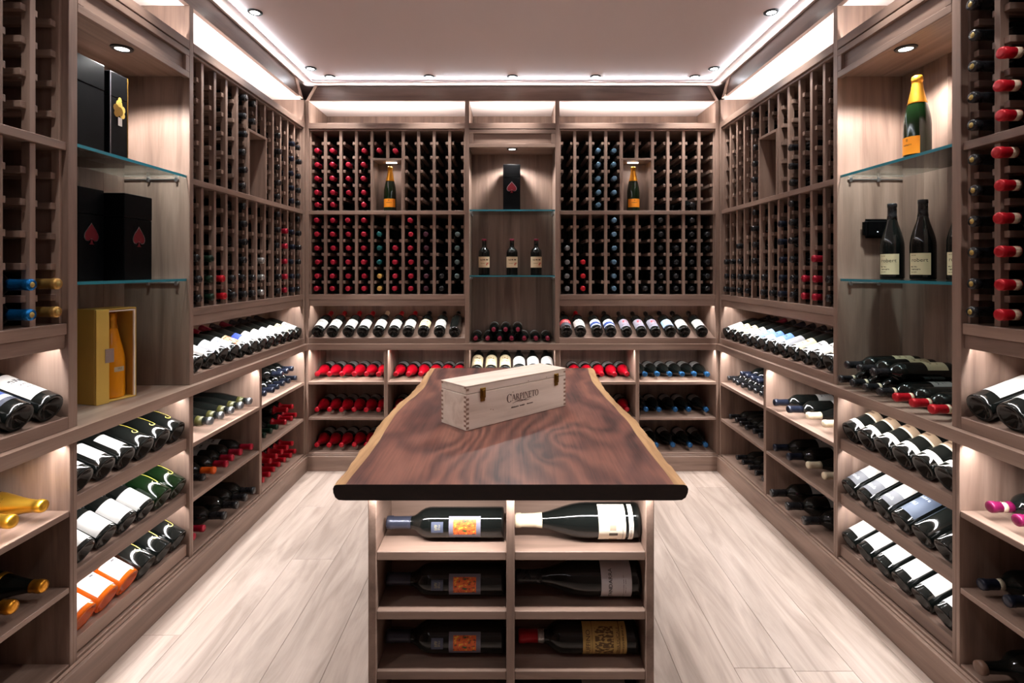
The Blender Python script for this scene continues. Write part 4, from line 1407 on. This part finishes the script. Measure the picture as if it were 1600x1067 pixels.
lc0, lc1 = CB['LC']
binrow('left', steps(lc1 - .050, -.085, 6), 0, 'bordeaux', 'navy', 'navy-capped bottle', 'the left corner bin', tip=.03, frm='corner')
binrow('left', steps(lc1 - .092, -.085, 3), 0, 'bordeaux', 'navy', 'navy-capped bottle', 'the left corner bin', tip=.035, frm='corner', layer=1)
binrow('left', steps(lc1 - .050, -.080, 3), 1, 'slim', 'crimson', 'red-capped bottle', 'the left corner bin', tip=.03, frm='corner', capz=.215)
binrow('left', steps(lc1 - .090, -.080, 2), 1, 'slim', 'crimson', 'red-capped bottle', 'the left corner bin', tip=.06, frm='corner', capz=.215, layer=1)
binrow('left', steps(lc1 - .310, -.080, 3), 1, 'slim', 'dark green', 'green-capped bottle', 'the left corner bin', tip=.04, frm='corner', start=3)
binrow('left', steps(lc1 - .050, -.0775, 7), 2, 'slim', 'crimson', 'red-capped bottle', 'the left corner bin', tip=.03, frm='corner', capz=.215)
binrow('left', steps(lc1 - .089, -.0775, 5), 2, 'slim', 'crimson', 'red-capped bottle', 'the left corner bin', tip=.06, frm='corner', capz=.215, layer=1)
ln1 = CB['LN'][1]
GF = dict(capz=.185, tip=.016, frm='the alcove')
binrow('left', steps(ln1 - .070, -.096, 3), 0, 'champagne', 'gold foil', 'gold-foiled champagne', 'the near-left bin', **GF)
for sh, n_ in ((1, 3), (2, 1)):
    for j in range(n_):
        u = ln1 - .070 - .096 * j - (.10 if sh == 2 else 0)
        lay('left', u, SH[sh][1], 'champagne', 'gold-tipped dark champagne on %s of the near-left bin, %s from the alcove' % (SHN[sh], ORD[j]), 'orange gold', .285, None, .02, glass=M_GLASS,
            band=('gold foil', .190, .205))

# right wall bins (u = -y)
rc0, rc1 = CB['RC']
binrow('right', steps(rc0 + .040, .0722, 8), 0, 'slim', 'black', 'black-capped bottle', 'the right corner bin', tip=.03, frm='corner')
binrow('right', steps(rc0 + .040 + .0722 * 2.5, .0722, 4), 0, 'slim', 'navy', 'blue-labelled bottle', 'the right corner bin', tip=.07, frm='corner', layer=1, lab=[('bright blue', .03, .14, 150)])
binrow('right', steps(rc0 + .085, .078, 7), 1, 'slim', 'black', 'black-capped bottle', 'the right corner bin', tip=.03, frm='corner')
binrow('right', steps(rc0 + .160, .085, 5), 2, 'slim', 'black', 'black-capped bottle', 'the right corner bin', tip=.05, frm='corner')
rb0, rb1 = CB['RB']
for sh in (0, 1):
    binrow('right', [rb0 + .080, rb0 + .215], sh, 'bordeaux', 'navy', 'slate-capped bottle', 'the right bin', tip=.035, frm='far end', lab=WL, scale=1.1)
    binrow('right', [rb0 + .330, rb0 + .460], sh, 'burgundy', 'cream', 'cream-capped bottle', 'the right bin', tip=.05, frm='far end', start=2)
binrow('right', [rb0 + .095, rb0 + .250, rb0 + .400], 2, 'bordeaux', 'black', 'large black bottle', 'the right bin', tip=.03, frm='far end', lab=[('white', .03, .14, 150)], scale=1.18)
rn0 = CB['RN'][0]
binrow('right', [rn0 + .062, rn0 + .145, rn0 + .23], 0, 'bordeaux', 'magenta', 'magenta-capped bottle', 'the near-right bin', tip=.045, frm='the alcove', band=('cream', .256, .270))
binrow('right', [rn0 + .050, rn0 + .130, rn0 + .21], 1, 'bordeaux', 'navy', 'navy-capped bottle', 'the near-right bin', tip=.02, frm='the alcove', band=('cream', .240, .254))
binrow('right', [rn0 + .075, rn0 + .175], 2, 'bordeaux', 'cork brown', 'brown-tipped bottle', 'the near-right bin', tip=.03, frm='the alcove', lab=WL, capz=.285, scale=1.15)

# right alcove worktop: lying bottles
for j, y in enumerate((2.185, 2.108, 2.031, 1.954)):
    lay('right', -y, Z_WT, 'bordeaux', 'black-capped bottle lying on the right alcove worktop, %s from its far cheek' % ORD[j], 'black', None, [('white', .03, .11, 140)], -.02, 0, group='bottles lying on the right alcove worktop', band=('cream', .240, .250), scale=.95)
for j, y in enumerate((2.147, 2.070, 1.993)):
    lay('right', -y, Z_WT, 'bordeaux', 'dark bottle stacked in the second layer on right alcove worktop, %s from far cheek' % ORD[j], 'black', None, [('cream', .03, .11, 140)], .0, 1, group='bottles lying on the right alcove worktop', scale=.95)
for j, y in enumerate((1.872, 1.793, 1.712)):
    lay('right', -y, Z_WT, 'bordeaux', 'red-capped bottle lying on the right alcove worktop, %s red one from the back' % ORD[j], 'bright red', None, None, -.02, 0, group='bottles lying on the right alcove worktop', band=('cream', .240, .250), scale=.95)
# middle alcove worktop: seven below, three above
MA = 'bottles stacked in the middle alcove'
for j, x in enumerate((-.238, -.160, -.082, -.004, .078, .154, .230)):
    lay('back', x, Z_WT, 'bordeaux', 'maroon-capped bottle in the lower layer of the middle alcove, %s from left' % ORD[j], 'maroon', None, WL, -.005, 0, group=MA, scale=.84)
for j, x in enumerate((-.121, -.043, .037)):
    lay('back', x, Z_WT, 'bordeaux', 'maroon-capped bottle on top of the middle alcove pile, %s from left' % ORD[j], 'maroon', None, WL, .0, 1, group=MA, scale=.84)

# standing bottles on the glass
for j, x in enumerate((-.187, -.001, .160)):
    bottle('stubby', wp('back', x, .10, G2 + .0006), (0, 0, 1), (0, -1, 0), 'squat dark bottle with cream label on the middle alcove glass, %s from left' % ORD[j], 'maroon', .228, [('old cream', .050, .122, 150)], None, 'squat bottles in the middle alcove')
bottle('champagne', (1.463, 1.955, G1 + .0006), (0, 0, 1), (-1, -.15, 0), 'orange-labelled champagne bottle standing on upper glass of the right alcove', 'orange gold', .215, [('orange', .025, .090, 110)], M_GREENG, 'champagne bottles with orange labels', .97)
def robert(o, M, kind):
    text_on_bottle(o, M, kind, 'robert', .020, .072, M_DKINK)
for (x, y, d) in ((1.496, 2.13, 'far dark bottle with parchment label on lower glass of the right alcove'), (1.526, 2.01, 'middle dark bottle with parchment label on lower glass of the right alcove'),
                  (1.563, 1.885, 'dark parchment-labelled bottle half hidden behind the right alcove post')):
    bottle('burgundy', (x, y, G2 + .0006), (0, 0, 1), (-1, -.75, 0), d, 'black', None, [('parchment', .018, .098, 100)], None, 'dark bottles with parchment labels', 1.0, robert)

# ================================================================== island bottles, lying across the cubbies with necks to the left
GI = 'bottles lying in the island cubbies'
def island_bottle(x_tip, zs, kind, label, cap, capz, labs, scale=1.0, extra=None, dy=.075, band=None):
    rad = RAD[kind] * scale
    base = Vector((x_tip + LEN[kind] * scale, IY0 + dy, zs + rad + .0006))
    bottle(kind, base, (-1, 0, 0), (0, -1, .12), label, cap, capz, labs, None, GI, scale, extra, band=band)
COLL = [('collage', .058, .138, 80), ('small grey', .152, .182, 40)]
for z, nm in ((ISH[0], 'top'), (ISH[1], 'second'), (ISH[2], 'third')):
    island_bottle(IX0 + .030, z, 'bordeaux', 'dark bottle with colourful picture label in the %s left island cubby' % nm, 'slate', None, COLL, 1.0)
island_bottle(IXM + .012, ISH[0], 'burgundy', 'burgundy bottle with cream screw cap and cream label in the top island cubby', 'cream', .232, [('fine cream', .036, .100, 150), ('band', .018, .029, 150)], 1.06, None, .075, ('gold', .232, .240))
def tandarra(o, M, kind):
    text_on_bottle(o, M, kind, 'TANDARRA', .0125, .074, M_DKINK)
island_bottle(IXM + .014, ISH[1], 'burgundy', 'burgundy bottle with pale grey label in the second island cubby', 'black', None, [('pale grey', .024, .096, 170)], 1.06, tandarra)
def ruffino(o, M, kind):
    text_on_bottle(o, M, kind, 'RUFFINO', .0150, .1265, M_INK)
    text_on_bottle(o, M, kind, 'RISERVA DUCALE', .0095, .0520, M_INK)
island_bottle(IXM + .022, ISH[2], 'bordeaux', 'dark bottle with red capsule and tan label in the third island cubby', 'bright red', .252, [('tan crest', .030, .140, 165)], 1.0, ruffino, .075, ('silver', .236, .252))
island_bottle(IXM + .022, ISH[3], 'bordeaux', 'dark bottle lying in the low right island cubby', 'black', None, [('white', .030, .140, 165)])
